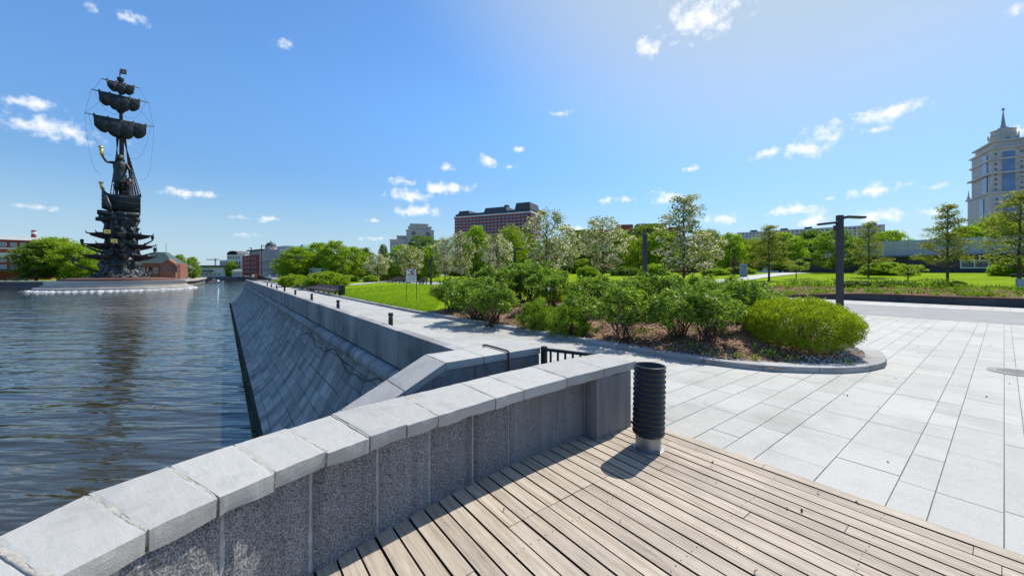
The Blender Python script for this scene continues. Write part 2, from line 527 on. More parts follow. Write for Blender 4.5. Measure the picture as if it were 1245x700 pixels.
# ------------------------------------------------------------------ helpers
class MB:
    """collects shapes and links them as ONE mesh object"""

    def __init__(self):
        self.v, self.f, self.mi, self.t = [], [], [], []

    def face(self, idx, mi=0, t=.5):
        self.f.append(tuple(idx)); self.mi.append(mi); self.t.append(t)

    def poly(self, pts, mi=0, t=.5):
        b = len(self.v)
        self.v += [tuple(p) for p in pts]
        self.face(range(b, b + len(pts)), mi, t)

    def box(self, c, size, rot=0.0, mi=0, t=.5, mat=None):
        """c = centre of the bottom face"""
        lx, ly, lz = size[0] / 2, size[1] / 2, size[2]
        cs, sn = math.cos(rot), math.sin(rot)
        b = len(self.v)
        for z in (0, lz):
            for x, y in ((-lx, -ly), (lx, -ly), (lx, ly), (-lx, ly)):
                p = Vector((c[0] + cs * x - sn * y, c[1] + sn * x + cs * y, c[2] + z))
                self.v.append(tuple(p))
        for q in ((3, 2, 1, 0), (4, 5, 6, 7), (0, 1, 5, 4), (1, 2, 6, 5), (2, 3, 7, 6), (3, 0, 4, 7)):
            self.face([b + i for i in q], mi, t)

    def obox(self, o, ax, ay, az, mi=0, t=.5):
        """box from corner o and three edge vectors"""
        o, ax, ay, az = Vector(o), Vector(ax), Vector(ay), Vector(az)
        b = len(self.v)
        for z in (Vector(), az):
            for p in (Vector(), ax, ax + ay, ay):
                self.v.append(tuple(o + p + z))
        for q in ((3, 2, 1, 0), (4, 5, 6, 7), (0, 1, 5, 4), (1, 2, 6, 5), (2, 3, 7, 6), (3, 0, 4, 7)):
            self.face([b + i for i in q], mi, t)

    def prism(self, poly, z0, z1, mi=0, t=.5, bottom=True, top_mi=None):
        n = len(poly)
        b = len(self.v)
        f0 = z0 if callable(z0) else (lambda p: z0)
        f1 = z1 if callable(z1) else (lambda p: z1)
        self.v += [(p[0], p[1], f0(p)) for p in poly] + [(p[0], p[1], f1(p)) for p in poly]
        for i in range(n):
            j = (i + 1) % n
            self.face((b + i, b + j, b + n + j, b + n + i), mi, t)
        self.face(range(b + n, b + 2 * n), mi if top_mi is None else top_mi, t)
        if bottom:
            self.face(range(b + n - 1, b - 1, -1), mi, t)

    def chain(self, pts, rad, n=6, mi=0, t=.5, caps=True):
        pts = [Vector(p) for p in pts]
        if isinstance(rad, (int, float)):
            rad = [rad] * len(pts)
        b = len(self.v)
        up = None
        for i, p in enumerate(pts):
            d = (pts[min(i + 1, len(pts) - 1)] - pts[max(i - 1, 0)])
            if d.length < 1e-9:
                d = Vector((0, 0, 1))
            d.normalize()
            if up is None:
                up = d.orthogonal().normalized()
            else:
                up = (up - d * up.dot(d))
                up = up.normalized() if up.length > 1e-6 else d.orthogonal().normalized()
            w = d.cross(up)
            for k in range(n):
                a = 2 * math.pi * k / n
                self.v.append(tuple(p + (up * math.cos(a) + w * math.sin(a)) * rad[i]))
        for i in range(len(pts) - 1):
            for k in range(n):
                k2 = (k + 1) % n
                self.face((b + i * n + k, b + i * n + k2, b + (i + 1) * n + k2, b + (i + 1) * n + k), mi, t)
        if caps:
            self.face([b + k for k in range(n - 1, -1, -1)], mi, t)
            e = b + (len(pts) - 1) * n
            self.face([e + k for k in range(n)], mi, t)

    def lathe(self, c, prof, n=24, mi=0, t=.5, fn=None, sx=1, sy=1):
        """prof = [(r, z)], closed with caps when r > 0 at the ends"""
        b = len(self.v)
        for r, z in prof:
            for k in range(n):
                a = 2 * math.pi * k / n
                rr = r * (fn(a, z) if fn else 1)
                self.v.append((c[0] + rr * sx * math.cos(a), c[1] + rr * sy * math.sin(a), c[2] + z))
        for i in range(len(prof) - 1):
            for k in range(n):
                k2 = (k + 1) % n
                self.face((b + i * n + k, b + i * n + k2, b + (i + 1) * n + k2, b + (i + 1) * n + k), mi, t)
        self.face([b + k for k in range(n - 1, -1, -1)], mi, t)
        e = b + (len(prof) - 1) * n
        self.face([e + k for k in range(n)], mi, t)

    def ball(self, c, r, n=8, m=5, mi=0, t=.5):
        if isinstance(r, (int, float)):
            r = (r, r, r)
        prof = [(math.sin(math.pi * (i + .08) / (m + .16)), -math.cos(math.pi * (i + .08) / (m + .16))) for i in range(m + 1)]
        b = len(self.v)
        self.lathe((0, 0, 0), prof, n, mi, t)
        for i in range(b, len(self.v)):
            x, y, z = self.v[i]
            self.v[i] = (c[0] + x * r[0], c[1] + y * r[1], c[2] + z * r[2])

    def build(self, name, mats, parent=None, smooth=False, bevel=0, loc=None, rot=0, fix=False):
        me = bpy.data.meshes.new(name)
        me.from_pydata(self.v, [], self.f)
        if isinstance(mats, str):
            mats = [mats]
        for k in mats:
            me.materials.append(M[k])
        n = len(self.f)
        me.polygons.foreach_set('material_index', np.array(self.mi, dtype=np.int32))
        at_ = me.attributes.new('tint', 'FLOAT', 'FACE')
        at_.data.foreach_set('value', np.array(self.t, dtype=np.float32))
        if smooth:
            me.polygons.foreach_set('use_smooth', np.ones(n, dtype=bool))
        if fix:
            bm = bmesh.new(); bm.from_mesh(me)
            bmesh.ops.recalc_face_normals(bm, faces=bm.faces)
            bm.to_mesh(me); bm.free()
        me.update()
        o = bpy.data.objects.new(name, me)
        COL.objects.link(o)
        if parent is not None:
            o.parent = parent
        if loc is not None:
            o.location = loc
        if rot:
            o.rotation_euler[2] = rot
        if bevel:
            md = o.modifiers.new('bevel', 'BEVEL')
            md.width = bevel; md.segments = 2; md.limit_method = 'ANGLE'; md.angle_limit = R(40)
        return o


def tag(o, label, cat, group=None, kind=None):
    if label:
        o['label'] = label
    if cat:
        o['category'] = cat
    if group:
        o['group'] = group
    if kind:
        o['kind'] = kind
    return o


def struct(o, kind='structure', label=None, cat=None):
    o['kind'] = kind
    if label:
        o['label'] = label
    if cat:
        o['category'] = cat
    return o


def thing(name, loc, label, cat, group=None, rot=0.0):
    o = bpy.data.objects.new(name, None)
    COL.objects.link(o)
    o.empty_display_size = .3
    o.location = loc
    o.rotation_euler[2] = rot
    return tag(o, label, cat, group)


def dup(o, parent=None):
    c = o.copy()
    COL.objects.link(c)
    if parent is not None:
        c.parent = parent
    for ch in list(o.children):
        dup(ch, c)
    return c


def place(proto, used, loc, rot, scale, label, group=None):
    """the first use moves the prototype itself, later ones copy it with its parts"""
    key = proto.name
    o = dup(proto) if used.get(key) else proto
    used[key] = True
    o.location = loc
    o.rotation_euler = (0, 0, rot)
    o.scale = (scale if isinstance(scale, (tuple, list)) else (scale, scale, scale))
    o['label'] = label
    if group:
        o['group'] = group
    elif 'group' in o:
        del o['group']
    return o


USED = {}
rng = np.random.default_rng(7)
random.seed(11)

# ------------------------------------------------------------------ terrain heights
BED = [(7.5, 16.6), (7.62, 15.0), (7.86, 10.5), (8.07, 7.72), (8.18, 5.43), (8.30, 3.9), (8.75, 2.82), (9.6, 2.0), (10.3, 1.66), (10.95, 1.52), (11.6, 1.56),
       (12.4, 1.75), (13.2, 2.15), (14.0, 2.9), (14.5, 3.9), (14.7, 5.5), (14.9, 9), (15.2, 14), (15.0, 19), (14.2, 22.5), (12.6, 23.4), (10.6, 20.8), (8.8, 18.0)]


def in_poly(x, y, P):
    c = False
    j = len(P) - 1
    for i in range(len(P)):
        (a, b), (d, e) = P[i], P[j]
        if (b > y) != (e > y) and x < (d - a) * (y - b) / (e - b) + a:
            c = not c
        j = i
    return c


def seg_dist(x, y, P, closed=True):
    best, bp = 1e9, None
    n = len(P)
    for i in range(n if closed else n - 1):
        (a, b), (c, d) = P[i], P[(i + 1) % n]
        dx, dy = c - a, d - b
        t = max(0, min(1, ((x - a) * dx + (y - b) * dy) / (dx * dx + dy * dy + 1e-12)))
        px, py = a + dx * t, b + dy * t
        q = math.hypot(x - px, y - py)
        if q < best:
            best, bp = q, (px, py)
    return best, bp


def bed_z(u, s):
    d, _ = seg_dist(u, s, BED)
    w = noise.noise(Vector((u * .9, s * .9, 3.1))) * .06 + noise.noise(Vector((u * 2.7, s * 2.7, 1.1))) * .025
    return .07 + .5 * sm(d / 3.2) + w * min(1, d)


def lawn_z(u, s):
    b = math.sin(math.pi * max(0, min(1, (u - 8.0) / 16.2))) ** .9
    return .02 + .62 * b * sm((s - 11) / 10) + .03 * noise.noise(Vector((u * .3, s * .3, 0)))


def garden_z(u, s):
    front = .45 if s < 5 else .45 - .35 * sm((s - 5) / 7)
    far = 1 - sm((s - 75) / 40)
    z = front + (.95 - front) * sm((u - 36) / 6) + .95 * sm((u - 41) / 36)
    return z * (.25 + .75 * far) + .03 * noise.noise(Vector((u * .25, s * .25, 5)))


def ground_z(u, s):
    if u > 35.6:
        return garden_z(u, s)
    if in_poly(u, s, BED):
        return bed_z(u, s)
    if 8.1 < u < 24 and s > 5:
        return lawn_z(u, s)
    return 0.0


def wxy(x, y):
    u, s = US(x, y)
    return Vector((x, y, ground_z(u, s)))


# ------------------------------------------------------------------ setting: water and ground sheets
b = MB()
b.poly([W(-3000, -1500, WATER_Z), W(60, -1500, WATER_Z), W(60, 4000, WATER_Z), W(-3000, 4000, WATER_Z)])
struct(b.build('river_water', 'river_water'))

b = MB()
pl = [(4.2, -300), (4.2, 104), (12, 135), (18, 330), (30, 3500), (4000, 3500), (4000, -300)]
b.poly([W(u, s, -.06) for u, s in pl])
struct(b.build('ground', 'far_earth'))

b = MB()
for P, z in (([(-1400, 300), (-560, 290), (-300, 300), (-190, 318), (-120, 330), (-120, 2500), (-3000, 2500)], -1.6),):
    b.prism(P, WATER_Z - 1, z, 0)
struct(b.build('far_bank', 'quay_dark'))


def slabs(name, courses, umin, umax, lens, keep, mat, z=0.0, gap=.008, zjit=.0012, tint=(0.1, .9), seed=3, dark=()):
    """courses = list of (s0, s1); each course is cut along u in random lengths"""
    rd = random.Random(seed)
    b = MB()
    for (s0, s1) in courses:
        u = umin + rd.uniform(-.8, 0)
        while u < umax:
            L = rd.choice(lens) * rd.uniform(.85, 1.15)
            u1 = u + L
            a0, a1 = max(u, umin), min(u1, umax)
            if a1 - a0 > .05 and keep((a0 + a1) / 2, (s0 + s1) / 2, L):
                t = min(1, max(0, rd.gauss(.55, .22)))
                if rd.random() < .04:
                    t = rd.uniform(-.25, .1)
                zz = z + rd.uniform(-zjit, zjit)
                g = gap / 2
                b.poly([(a0 + g, s0 + g, zz), (a1 - g, s0 + g, zz), (a1 - g, s1 - g, zz), (a0 + g, s1 - g, zz)], 0, t)
            u = u1
    o = b.build(name, mat, rot=ANG)
    return struct(o)


rd = random.Random(5)
cs = [-14.0, -13.1]
while cs[-1] < -.02:
    cs.append(cs[-1] + rd.choice([.35, .45, .55]))
cs[-1] = 0.0
cs += [.38, .62, 1.11, 1.63, 1.94, 2.28]
while cs[-1] < 30:
    cs.append(cs[-1] + rd.choice([.32, .4, .5, .55]))
courses = list(zip(cs[:-1], cs[1:]))


def keep_plaza(u, s, L):
    if u < 8.0:
        return s > 0 or u > 4.5
    if in_poly(u, s, BED) and seg_dist(u, s, BED)[0] > .9:
        return False
    return s < 6.5 or (u < 9 and s < 20)


slabs('plaza_paving', courses, 4.49, 24.0, [.6, .8, 1.0, 1.25], keep_plaza, 'paving', 0.0)
cs2 = [30.0]
while cs2[-1] < 104:
    cs2.append(cs2[-1] + rd.choice([.5, .6, .8]))
slabs('promenade_paving', list(zip(cs2[:-1], cs2[1:])), 4.15, 8.0, [.8, 1.0, 1.4], lambda u, s, L: u < 7.95, 'paving', 0.0, gap=.01, seed=8)
far_c = [-14.0]
while far_c[-1] < 80:
    far_c.append(far_c[-1] + rd.choice([.6, .8]))
slabs('far_pavement', list(zip(far_c[:-1], far_c[1:])), 31.5, 35.75, [1.0, 1.4], lambda u, s, L: True, 'paving', 0.0, gap=.01, seed=9)
# promenade strip between the parapet and the first slabs
slabs('promenade_edge_paving', [c for c in courses if c[0] > 3.6], 4.15, 4.49, [.34], lambda u, s, L: True, 'paving', 0.0, seed=12)
b = MB()
for q in ([(4.15, -14), (24, -14), (24, 16), (4.15, 16)], [(4.15, 16), (8.0, 16), (8.0, 104), (4.15, 104)], [(31.5, -14), (35.75, -14), (35.75, 82), (31.5, 82)]):
    b.poly([(u, s, -.006) for u, s in q])
struct(b.build('paving_joints', 'joint', rot=ANG))
b = MB()
b.poly([(24.0, -14, -.002), (31.5, -14, -.002), (31.5, 95, -.002), (24.0, 95, -.002)])
struct(b.build('road', 'asphalt', rot=ANG))
b = MB()
for uu in (24.0, 31.4):
    s = -14
    while s < 90:
        b.obox((uu, s, -.05), (.12, 0, 0), (0, .992, 0), (0, 0, .056), 0, rd.random())
        s += 1
struct(b.build('road_edging', 'kerbstone', rot=ANG))


def grid_sheet(name, u0, u1, s0, s1, du, ds, zf, mat, inside=None):
    b = MB()
    nu, ns = int((u1 - u0) / du) + 1, int((s1 - s0) / ds) + 1
    for j in range(ns + 1):
        for i in range(nu + 1):
            u, s = u0 + (u1 - u0) * i / nu, s0 + (s1 - s0) * j / ns
            b.v.append((u, s, zf(u, s)))
    for j in range(ns):
        for i in range(nu):
            if inside and not inside(u0 + (u1 - u0) * (i + .5) / nu, s0 + (s1 - s0) * (j + .5) / ns):
                continue
            k = j * (nu + 1) + i
            b.face((k, k + 1, k + nu + 2, k + nu + 1))
    return struct(b.build(name, mat, smooth=True, rot=ANG))


grid_sheet('lawn', 8.05, 23.98, 6.45, 96, .8, 1.2, lawn_z, 'lawn', lambda u, s: s > 16 or u > 13.2)
grid_sheet('garden_terrain', 35.95, 150, -40, 150, 2.0, 2.5, garden_z, 'lawn')
grid_sheet('flower_bed_soil', 35.98, 40.3, -14, 30, .5, .8, lambda u, s: garden_z(u, s) + .05 * sm((40.3 - u) / .6) + .01, 'soil')

# planting bed mound: a clipped grid that follows the kerb
b = MB()
step = .28
idx = {}
u0, s0 = 7.3, 1.3
nu, ns = int(8.4 / step) + 1, int(22.6 / step) + 1
for j in range(ns + 1):
    for i in range(nu + 1):
        u, s = u0 + i * step, s0 + j * step
        d, bp = seg_dist(u, s, BED)
        if not in_poly(u, s, BED):
            if d > step * 1.5:
                continue
            u, s = bp
        idx[(i, j)] = len(b.v)
        b.v.append((u, s, bed_z(u, s) + .003))
for j in range(ns):
    for i in range(nu):
        q = [idx.get(k) for k in ((i, j), (i + 1, j), (i + 1, j + 1), (i, j + 1))]
        if None in q:
            continue
        b.face(q)
struct(b.build('planting_bed_soil', 'soil', smooth=True, rot=ANG))

# kerb of the bed and of the promenade lawn
def offset_poly(P, d):
    out = []
    for i, (x, y) in enumerate(P):
        a, c = P[max(i - 1, 0)], P[min(i + 1, len(P) - 1)]
        tx, ty = c[0] - a[0], c[1] - a[1]
        L = math.hypot(tx, ty)
        dd = d(i) if callable(d) else d
        out.append((x - ty / L * dd, y + tx / L * dd))
    return out


def resample(P, step):
    out = [P[0]]
    for i in range(len(P) - 1):
        (a, b_), (c, d) = P[i], P[i + 1]
        n = max(1, round(math.hypot(c - a, d - b_) / step))
        for k in range(1, n + 1):
            out.append((a + (c - a) * k / n, b_ + (d - b_) * k / n))
    return out


def smooth_line(P, it=2):
    for _ in range(it):
        Q = [P[0]]
        for i in range(len(P) - 1):
            (a, b_), (c, d) = P[i], P[i + 1]
            Q += [(a * .75 + c * .25, b_ * .75 + d * .25), (a * .25 + c * .75, b_ * .25 + d * .75)]
        Q.append(P[-1])
        P = Q
    return P


kl = smooth_line([(6.9, 104), (7.0, 60), (7.2, 40), (7.35, 26)] + BED[:17] + [(15.0, 14)], 2)
b = MB()
kw = lambda u, s: .15 + .20 * sm((5.0 - s) / 2.5) * sm((s - 1.2) * 0 + 1)
rl = [kl[0]]
for p in resample(kl, .12):
    if math.hypot(p[0] - rl[-1][0], p[1] - rl[-1][1]) > .11:
        rl.append(p)
run, acc, segs = [rl[0]], 0, []
for p, q in zip(rl[:-1], rl[1:]):
    acc += math.hypot(q[0] - p[0], q[1] - p[1])
    run.append(q)
    if acc > (1.0 if q[1] < 30 else 2.0):
        segs.append(run); run, acc = [q], 0
for sgm in segs:
    inner = offset_poly(sgm, lambda i: kw(*sgm[i]))
    P = sgm + inner[::-1]
    (a, c), (d, e) = sgm[0], sgm[-1]
    L = math.hypot(d - a, e - c)
    # leave 6 mm between stones
    P = [(p[0] + ((d + a) / 2 - p[0]) * .006 / L, p[1] + ((e + c) / 2 - p[1]) * .006 / L) for p in P]
    b.prism(P[::-1], -.05, .115 + rd.uniform(-.004, .004), 0, rd.random(), bottom=False)
ko = b.build('kerb', 'kerbstone', rot=ANG, bevel=.012, fix=True)
struct(ko)

# manhole cover in the plaza
mc = us_at(1238, 453)
mh = thing('manhole_cover', W(mc[0], mc[1], 0), 'round cast iron manhole cover set in the pale plaza slabs', 'manhole cover')
b = MB(); b.lathe((0, 0, 0), [(.40, .001), (.40, .010), (.34, .010)], 40); b.build('frame', 'iron', mh)
b = MB(); b.lathe((0, 0, 0), [(.335, .002), (.335, .013), (.30, .015)], 36)
for i in range(-4, 5):
    for j in range(-4, 5):
        if math.hypot(i, j) < 4:
            b.box((i * .07, j * .07, .0145), (.03, .03, .006))
b.build('lid', 'iron', mh)

# ------------------------------------------------------------------ timber deck
BASE = [(-2.2, .3), (-1.6, 1.05), (-1.1, 1.6), (-.65, 2.06), (-.4, 2.27), (-.1, 2.46), (.2, 2.63), (.46, 2.77), (.9, 2.87), (1.23, 2.94), (1.5, 2.99), (1.95, 3.05), (2.29, 3.08), (2.7, 3.1), (3.24, 3.1), (3.52, 3.1)]
base_s = lambda u: lerp_list(BASE, u) if u < 3.52 else 2.93
b = MB()
u = 4.452
first = True
while u > -2.3:
    w = .126 if not first else .12
    first = False
    a, c = u - w, u
    end = min(base_s(a), base_s(c)) + .09 if a < 4.2 else 4.32
    if 3.4 < a < 4.2:
        end = 2.98 if c > 3.5 else end
    s = -7.0 - rd.uniform(0, 2)
    cuts = [s]
    while cuts[-1] < end - .3:
        cuts.append(cuts[-1] + rd.uniform(2.2, 4.2))
    cuts = [q for q in cuts if q < end - .5]
    if 1.7 < a < 3.05:
        cuts = [q for q in cuts if q < .4] + [2.35]
    cuts.append(end)
    for q0, q1 in zip(cuts[:-1], cuts[1:]):
        zt = .016 + rd.uniform(-.0025, .0025)
        t = min(1, max(0, rd.gauss(.5, .24)))
        if a > 4.3:
            zt = .02
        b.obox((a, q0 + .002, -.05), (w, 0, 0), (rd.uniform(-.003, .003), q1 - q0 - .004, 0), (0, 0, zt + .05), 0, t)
        b.mi[-4:] = [1, 1, 1, 1]  # board sides painted dark so sunlit gaps still read as shaded
    u -= w + .0165
struct(b.build('timber_deck', ['deck_wood', 'deck_gap_shade'], rot=ANG))
b = MB()
b.poly([(-2.4, -9, -.055), (4.46, -9, -.055), (4.46, 3.2, -.055), (-2.4, 3.2, -.055)])
struct(b.build('deck_underside', 'joint_dark', rot=ANG))
# screw heads on the deck boards
b = MB()
uu = 4.452 - .12 - .011
while uu > -.6:
    for sj in (-.9, -.15, .6, 1.35, 2.1):
        if sj < base_s(uu - .066) - .2:
            for du in (.03, .102):
                b.lathe((uu - du, sj + rd.uniform(-.008, .008), .0165), [(.005, 0), (.005, .0022)], 7)
    uu -= .143
struct(b.build('deck_screws', 'iron', rot=ANG), 'stuff', 'small dark screw heads in the boards of the deck', 'screws')

# ------------------------------------------------------------------ granite wall beside the deck
J = [((-1.35, 1.75), (-.98, 1.42)), ((-1.02, 2.35), (-.62, 2.02)), ((-.80, 2.66), (-.52, 2.17)), ((-.57, 2.91), (-.27, 2.33)), ((-.26, 3.03), (-.02, 2.455)), ((.05, 3.15), (.235, 2.555)), ((.37, 3.24), (.53, 2.655)),
     ((.70, 3.35), (.82, 2.715)), ((1.03, 3.40), (1.11, 2.76)), ((1.35, 3.44), (1.39, 2.795)), ((1.99, 3.49), (2.00, 2.86)), ((2.36, 3.52), (2.36, 2.885)),
     ((3.03, 3.55), (2.99, 2.91)), ((3.70, 3.54), (3.63, 2.915)), ((4.30, 3.52), (4.28, 2.92))]
wall = thing('granite_wall', W(2.0, 3.1, 0), 'low curved wall of rough speckled granite with pale coping beside the deck', 'wall', rot=ANG)
WO = Vector((2.0, 3.1, 0))


def loc_shift(b, o):
    b.v = [(x - o[0], y - o[1], z - o[2]) for x, y, z in b.v]
    return b


def rough_stone(b, c00, c10, c11, c01, z0, z1, amp, t, chip=0.0, nu=14, nv=9, nz=3, seed=0, mi=0, slope=None):
    """a stone with a weathered surface; c** are the corners (u, s), c00-c10 is the front edge"""
    def P(i, j):
        a, c = i / nu, j / nv
        x = (c00[0] * (1 - a) + c10[0] * a) * (1 - c) + (c01[0] * (1 - a) + c11[0] * a) * c
        y = (c00[1] * (1 - a) + c10[1] * a) * (1 - c) + (c01[1] * (1 - a) + c11[1] * a) * c
        return x, y
    ids = {}

    def V(i, j, k):
        key = (i, j, k)
        if key in ids:
            return ids[key]
        x, y = P(i, j)
        z = z0 + (z1 - z0) * k / nz
        n = Vector((x * 9 + seed, y * 9, z * 9))
        n2 = Vector((x * 28 + seed, y * 28, z * 28))
        dx, dy, dz = (noise.noise(n + Vector((q, 0, 0))) * amp + noise.noise(n2 + Vector((q, 0, 0))) * amp * .55 for q in (0, 7.3, 13.1))
        edge = (i in (0, nu)) + (j in (0, nv)) + (k in (0, nz))
        if edge >= 2:       # worn arrises
            cx, cy = P(nu / 2, nv / 2)
            f = .0015 + .003 * abs(noise.noise(n * 1.7))
            if k == nz:
                dz -= f
            ddx, ddy = cx - x, cy - y
            L = math.hypot(ddx, ddy) + 1e-9
            dx += ddx / L * f; dy += ddy / L * f
        if chip and j == 0 and k < nz:
            h = max(0, noise.noise(Vector((x * 4.2 + seed, y * 4.2, 2))) + .25) * chip * (1 - k / nz)
            fx, fy = P(i, nv)
            L = math.hypot(fx - x, fy - y)
            dx += (fx - x) / L * h; dy += (fy - y) / L * h
            dz += h * .5
        if slope:
            dz += slope(x, y)
        ids[key] = len(b.v)
        b.v.append((x + dx, y + dy, z + dz))
        return ids[key]
    for i in range(nu):
        for j in range(nv):
            b.face((V(i, j, nz), V(i + 1, j, nz), V(i + 1, j + 1, nz), V(i, j + 1, nz)), mi, t)
            b.face((V(i, j + 1, 0), V(i + 1, j + 1, 0), V(i + 1, j, 0), V(i, j, 0)), mi, t)
    for k in range(nz):
        for i in range(nu):
            b.face((V(i, 0, k), V(i + 1, 0, k), V(i + 1, 0, k + 1), V(i, 0, k + 1)), mi, t)
            b.face((V(i + 1, nv, k), V(i, nv, k), V(i, nv, k + 1), V(i + 1, nv, k + 1)), mi, t)
        for j in range(nv):
            b.face((V(0, j + 1, k), V(0, j, k), V(0, j, k + 1), V(0, j + 1, k + 1)), mi, t)
            b.face((V(nu, j, k), V(nu, j + 1, k), V(nu, j + 1, k + 1), V(nu, j, k + 1)), mi, t)


def lerp2(a, c, t):
    return (a[0] + (c[0] - a[0]) * t, a[1] + (c[1] - a[1]) * t)


b, mo = MB(), MB()
for k, ((b0, f0), (b1, f1)) in enumerate(zip(J[:-1], J[1:])):
    Lf = math.hypot(f1[0] - f0[0], f1[1] - f0[1])
    g = (.006 if k < 9 else .003) / Lf
    F0, F1, B0, B1 = lerp2(f0, f1, g), lerp2(f1, f0, g), lerp2(b0, b1, g * .8), lerp2(b1, b0, g * .8)
    jz = rd.uniform(-.006, .006)
    nudge = rd.uniform(-.012, .012) if 3 < k < 11 else 0
    F0, F1 = (F0[0], F0[1] + nudge), (F1[0], F1[1] + nudge)
    rough_stone(b, F0, F1, B1, B0, .735 + jz, .84 + jz, .003, rd.uniform(.2, .9), .030 if 3 < k < 10 else .012, seed=k * 3.7)
    if k:
        # mortar squeezed from the joint
        m0, m1 = f0, b0
        nx, ny = (f1[0] - f0[0]) / Lf, (f1[1] - f0[1]) / Lf
        w = .025 if k < 6 else (.015 if k < 10 else .006)
        rough_stone(mo, (m0[0] - nx * w - ny * -.012, m0[1] - ny * w + .020), (m0[0] + nx * w - ny * -.012, m0[1] + ny * w + .020), (m1[0] + nx * w * .6, m1[1] + ny * w * .6 - .01), (m1[0] - nx * w * .6, m1[1] - ny * w * .6 - .01),
                    .765, .8425 if k < 7 else .8385, .0022, .5, 0, 4, 16, 3, seed=k)
loc_shift(b, WO).build('coping', 'coping', wall, smooth=False)
loc_shift(mo, WO).build('mortar', 'mortar', wall, smooth=True)

# wall core, facing panels with pale pointing between them
back = [p[0] for p in J]
core_f = [p for p in BASE if p[0] > -1.2]
core = [(p[0], p[1] + .016) for p in core_f] + [(4.18, 3.0)] + [(4.2, 3.47)] + [(p[0], p[1] - .06) for p in back[::-1][1:]]
b = MB()
b.prism(core[:len(core)], -5.6, .735, 0, .4, bottom=False)
loc_shift(b, WO).build('core', 'grey_mortar', wall, fix=True)


def base_pts(u0, u1, n=8):
    return [(u0 + (u1 - u0) * i / n, lerp_list(BASE, u0 + (u1 - u0) * i / n)) for i in range(n + 1)]


PB = [-1.1, -.72, -.36, .0, .46, .93, 1.40, 1.87, 2.33, 3.0, 3.49]
b = MB()
for k, (a, c) in enumerate(zip(PB[:-1], PB[1:])):
    g = .011 if k < 8 else .008
    P = base_pts(a + g, c - g, 14)
    n = len(P)
    ids = {}
    t = rd.random()
    nzr = 22
    for i, (x, y) in enumerate(P):
        dx, dy = (P[min(i + 1, n - 1)][0] - P[max(i - 1, 0)][0], P[min(i + 1, n - 1)][1] - P[max(i - 1, 0)][1])
        L = math.hypot(dx, dy)
        nx, ny = dy / L, -dx / L
        for kz in range(nzr + 1):
            z = -.04 + .765 * kz / nzr
            amp = .010 if k < 6 else .004
            q = noise.noise(Vector((x * 14, y * 14, z * 14))) * amp + noise.noise(Vector((x * 40, y * 40, z * 40))) * amp * .6
            e = -.010 if (i in (0, n - 1) or kz in (0, nzr)) else 0
            q += e
            ids[(i, kz)] = len(b.v)
            b.v.append((x + nx * q, y + ny * q, z))
    for i in range(n - 1):
        for kz in range(nzr):
            b.face((ids[(i, kz)], ids[(i + 1, kz)], ids[(i + 1, kz + 1)], ids[(i, kz + 1)]), 0 if k < 8 else 1, t)
    # returns of the panel into the joint
    for i in (0, n - 1):
        x, y = P[i]
        for kz in range(nzr):
            z0_, z1_ = -.04 + .765 * kz / nzr, -.04 + .765 * (kz + 1) / nzr
            v0, v1 = ids[(i, kz)], ids[(i, kz + 1)]
            k0 = len(b.v)
            b.v += [(x, y + .04, z0_), (x, y + .04, z1_)]
            b.face((v0, v1, k0 + 1, k0) if i == 0 else (v0, k0, k0 + 1, v1), 0 if k < 8 else 1, t)
loc_shift(b, WO).build('facing', ['granite', 'granite_smooth'], wall)
b = MB()
b.prism([(3.50, 2.925), (4.17, 2.925), (4.235, 2.99), (4.26, 3.50), (3.50, 3.48)], -.05, .733, 0, .5, bottom=False)
loc_shift(b, WO).build('end_pier', 'granite_smooth', wall, bevel=.008, fix=True)

# ------------------------------------------------------------------ stair wall behind it, sloping down with the steps
sw = thing('stair_wall', W(3.0, 4.67, 0), 'low granite wall whose coping slopes down beside the river steps', 'wall', rot=ANG)
SO = Vector((3.0, 4.67, 0))
slope_f = lambda x, y: min(0, (x - 2.27)) * .477
b = MB()
cu = [3.90, 3.27, 2.86, 2.27, 1.72, 1.15, .55, -.05, -.65, -1.25, -1.85, -2.45]
for k, (a, c) in enumerate(zip(cu[:-1], cu[1:])):
    g = .005
    rough_stone(b, (c + g, 4.365), (a - g, 4.365), (a - g, 4.985), (c + g, 4.985), .74, .84, .002, rd.uniform(.2, .9), .01, 10, 8, 3, seed=40 + k,
                slope=(lambda x, y: slope_f(x, y)))
loc_shift(b, SO).build('coping', 'coping', sw)
b = MB()
prof = [(-2.4, .74 - 4.67 * .477), (2.27, .735), (3.87, .735)]
for (s_, flip) in ((4.41, 0), (4.94, 1)):
    pass
n0 = len(b.v)
pp = [(3.87, -5.6), (3.87, .735), (2.27, .735), (-2.4, .735 - 4.67 * .477), (-2.4, -5.6)]
for s_ in (4.41, 4.94):
    b.v += [(p[0], s_, p[1]) for p in pp]
b.face((0, 1, 2, 3, 4)); b.face((9, 8, 7, 6, 5))
for i in range(5):
    j = (i + 1) % 5
    b.face((i, i + 5, j + 5, j))
loc_shift(b, SO).build('core', 'grey_mortar', sw, fix=True)
b = MB()
xs = [3.875, 3.3, 2.72, 2.1, 1.5, .9, .3, -.3, -.9]
for a, c in zip(xs[:-1], xs[1:]):
    for s_, d in ((4.385, 1), (4.965, -1)):
        za, zc = .73 + slope_f(a, 0), .73 + slope_f(c, 0)
        q = [(c + .005, s_, -3.2), (a - .005, s_, -3.2), (a - .005, s_, za), (c + .005, s_, zc)]
        b.poly(q if d > 0 else q[::-1], 0, rd.random())
b.poly([(3.885, 4.385, -.05), (3.885, 4.965, -.05), (3.885, 4.965, .73), (3.885, 4.385, .73)], 0, .5)
loc_shift(b, SO).build('facing', 'granite_smooth', sw)

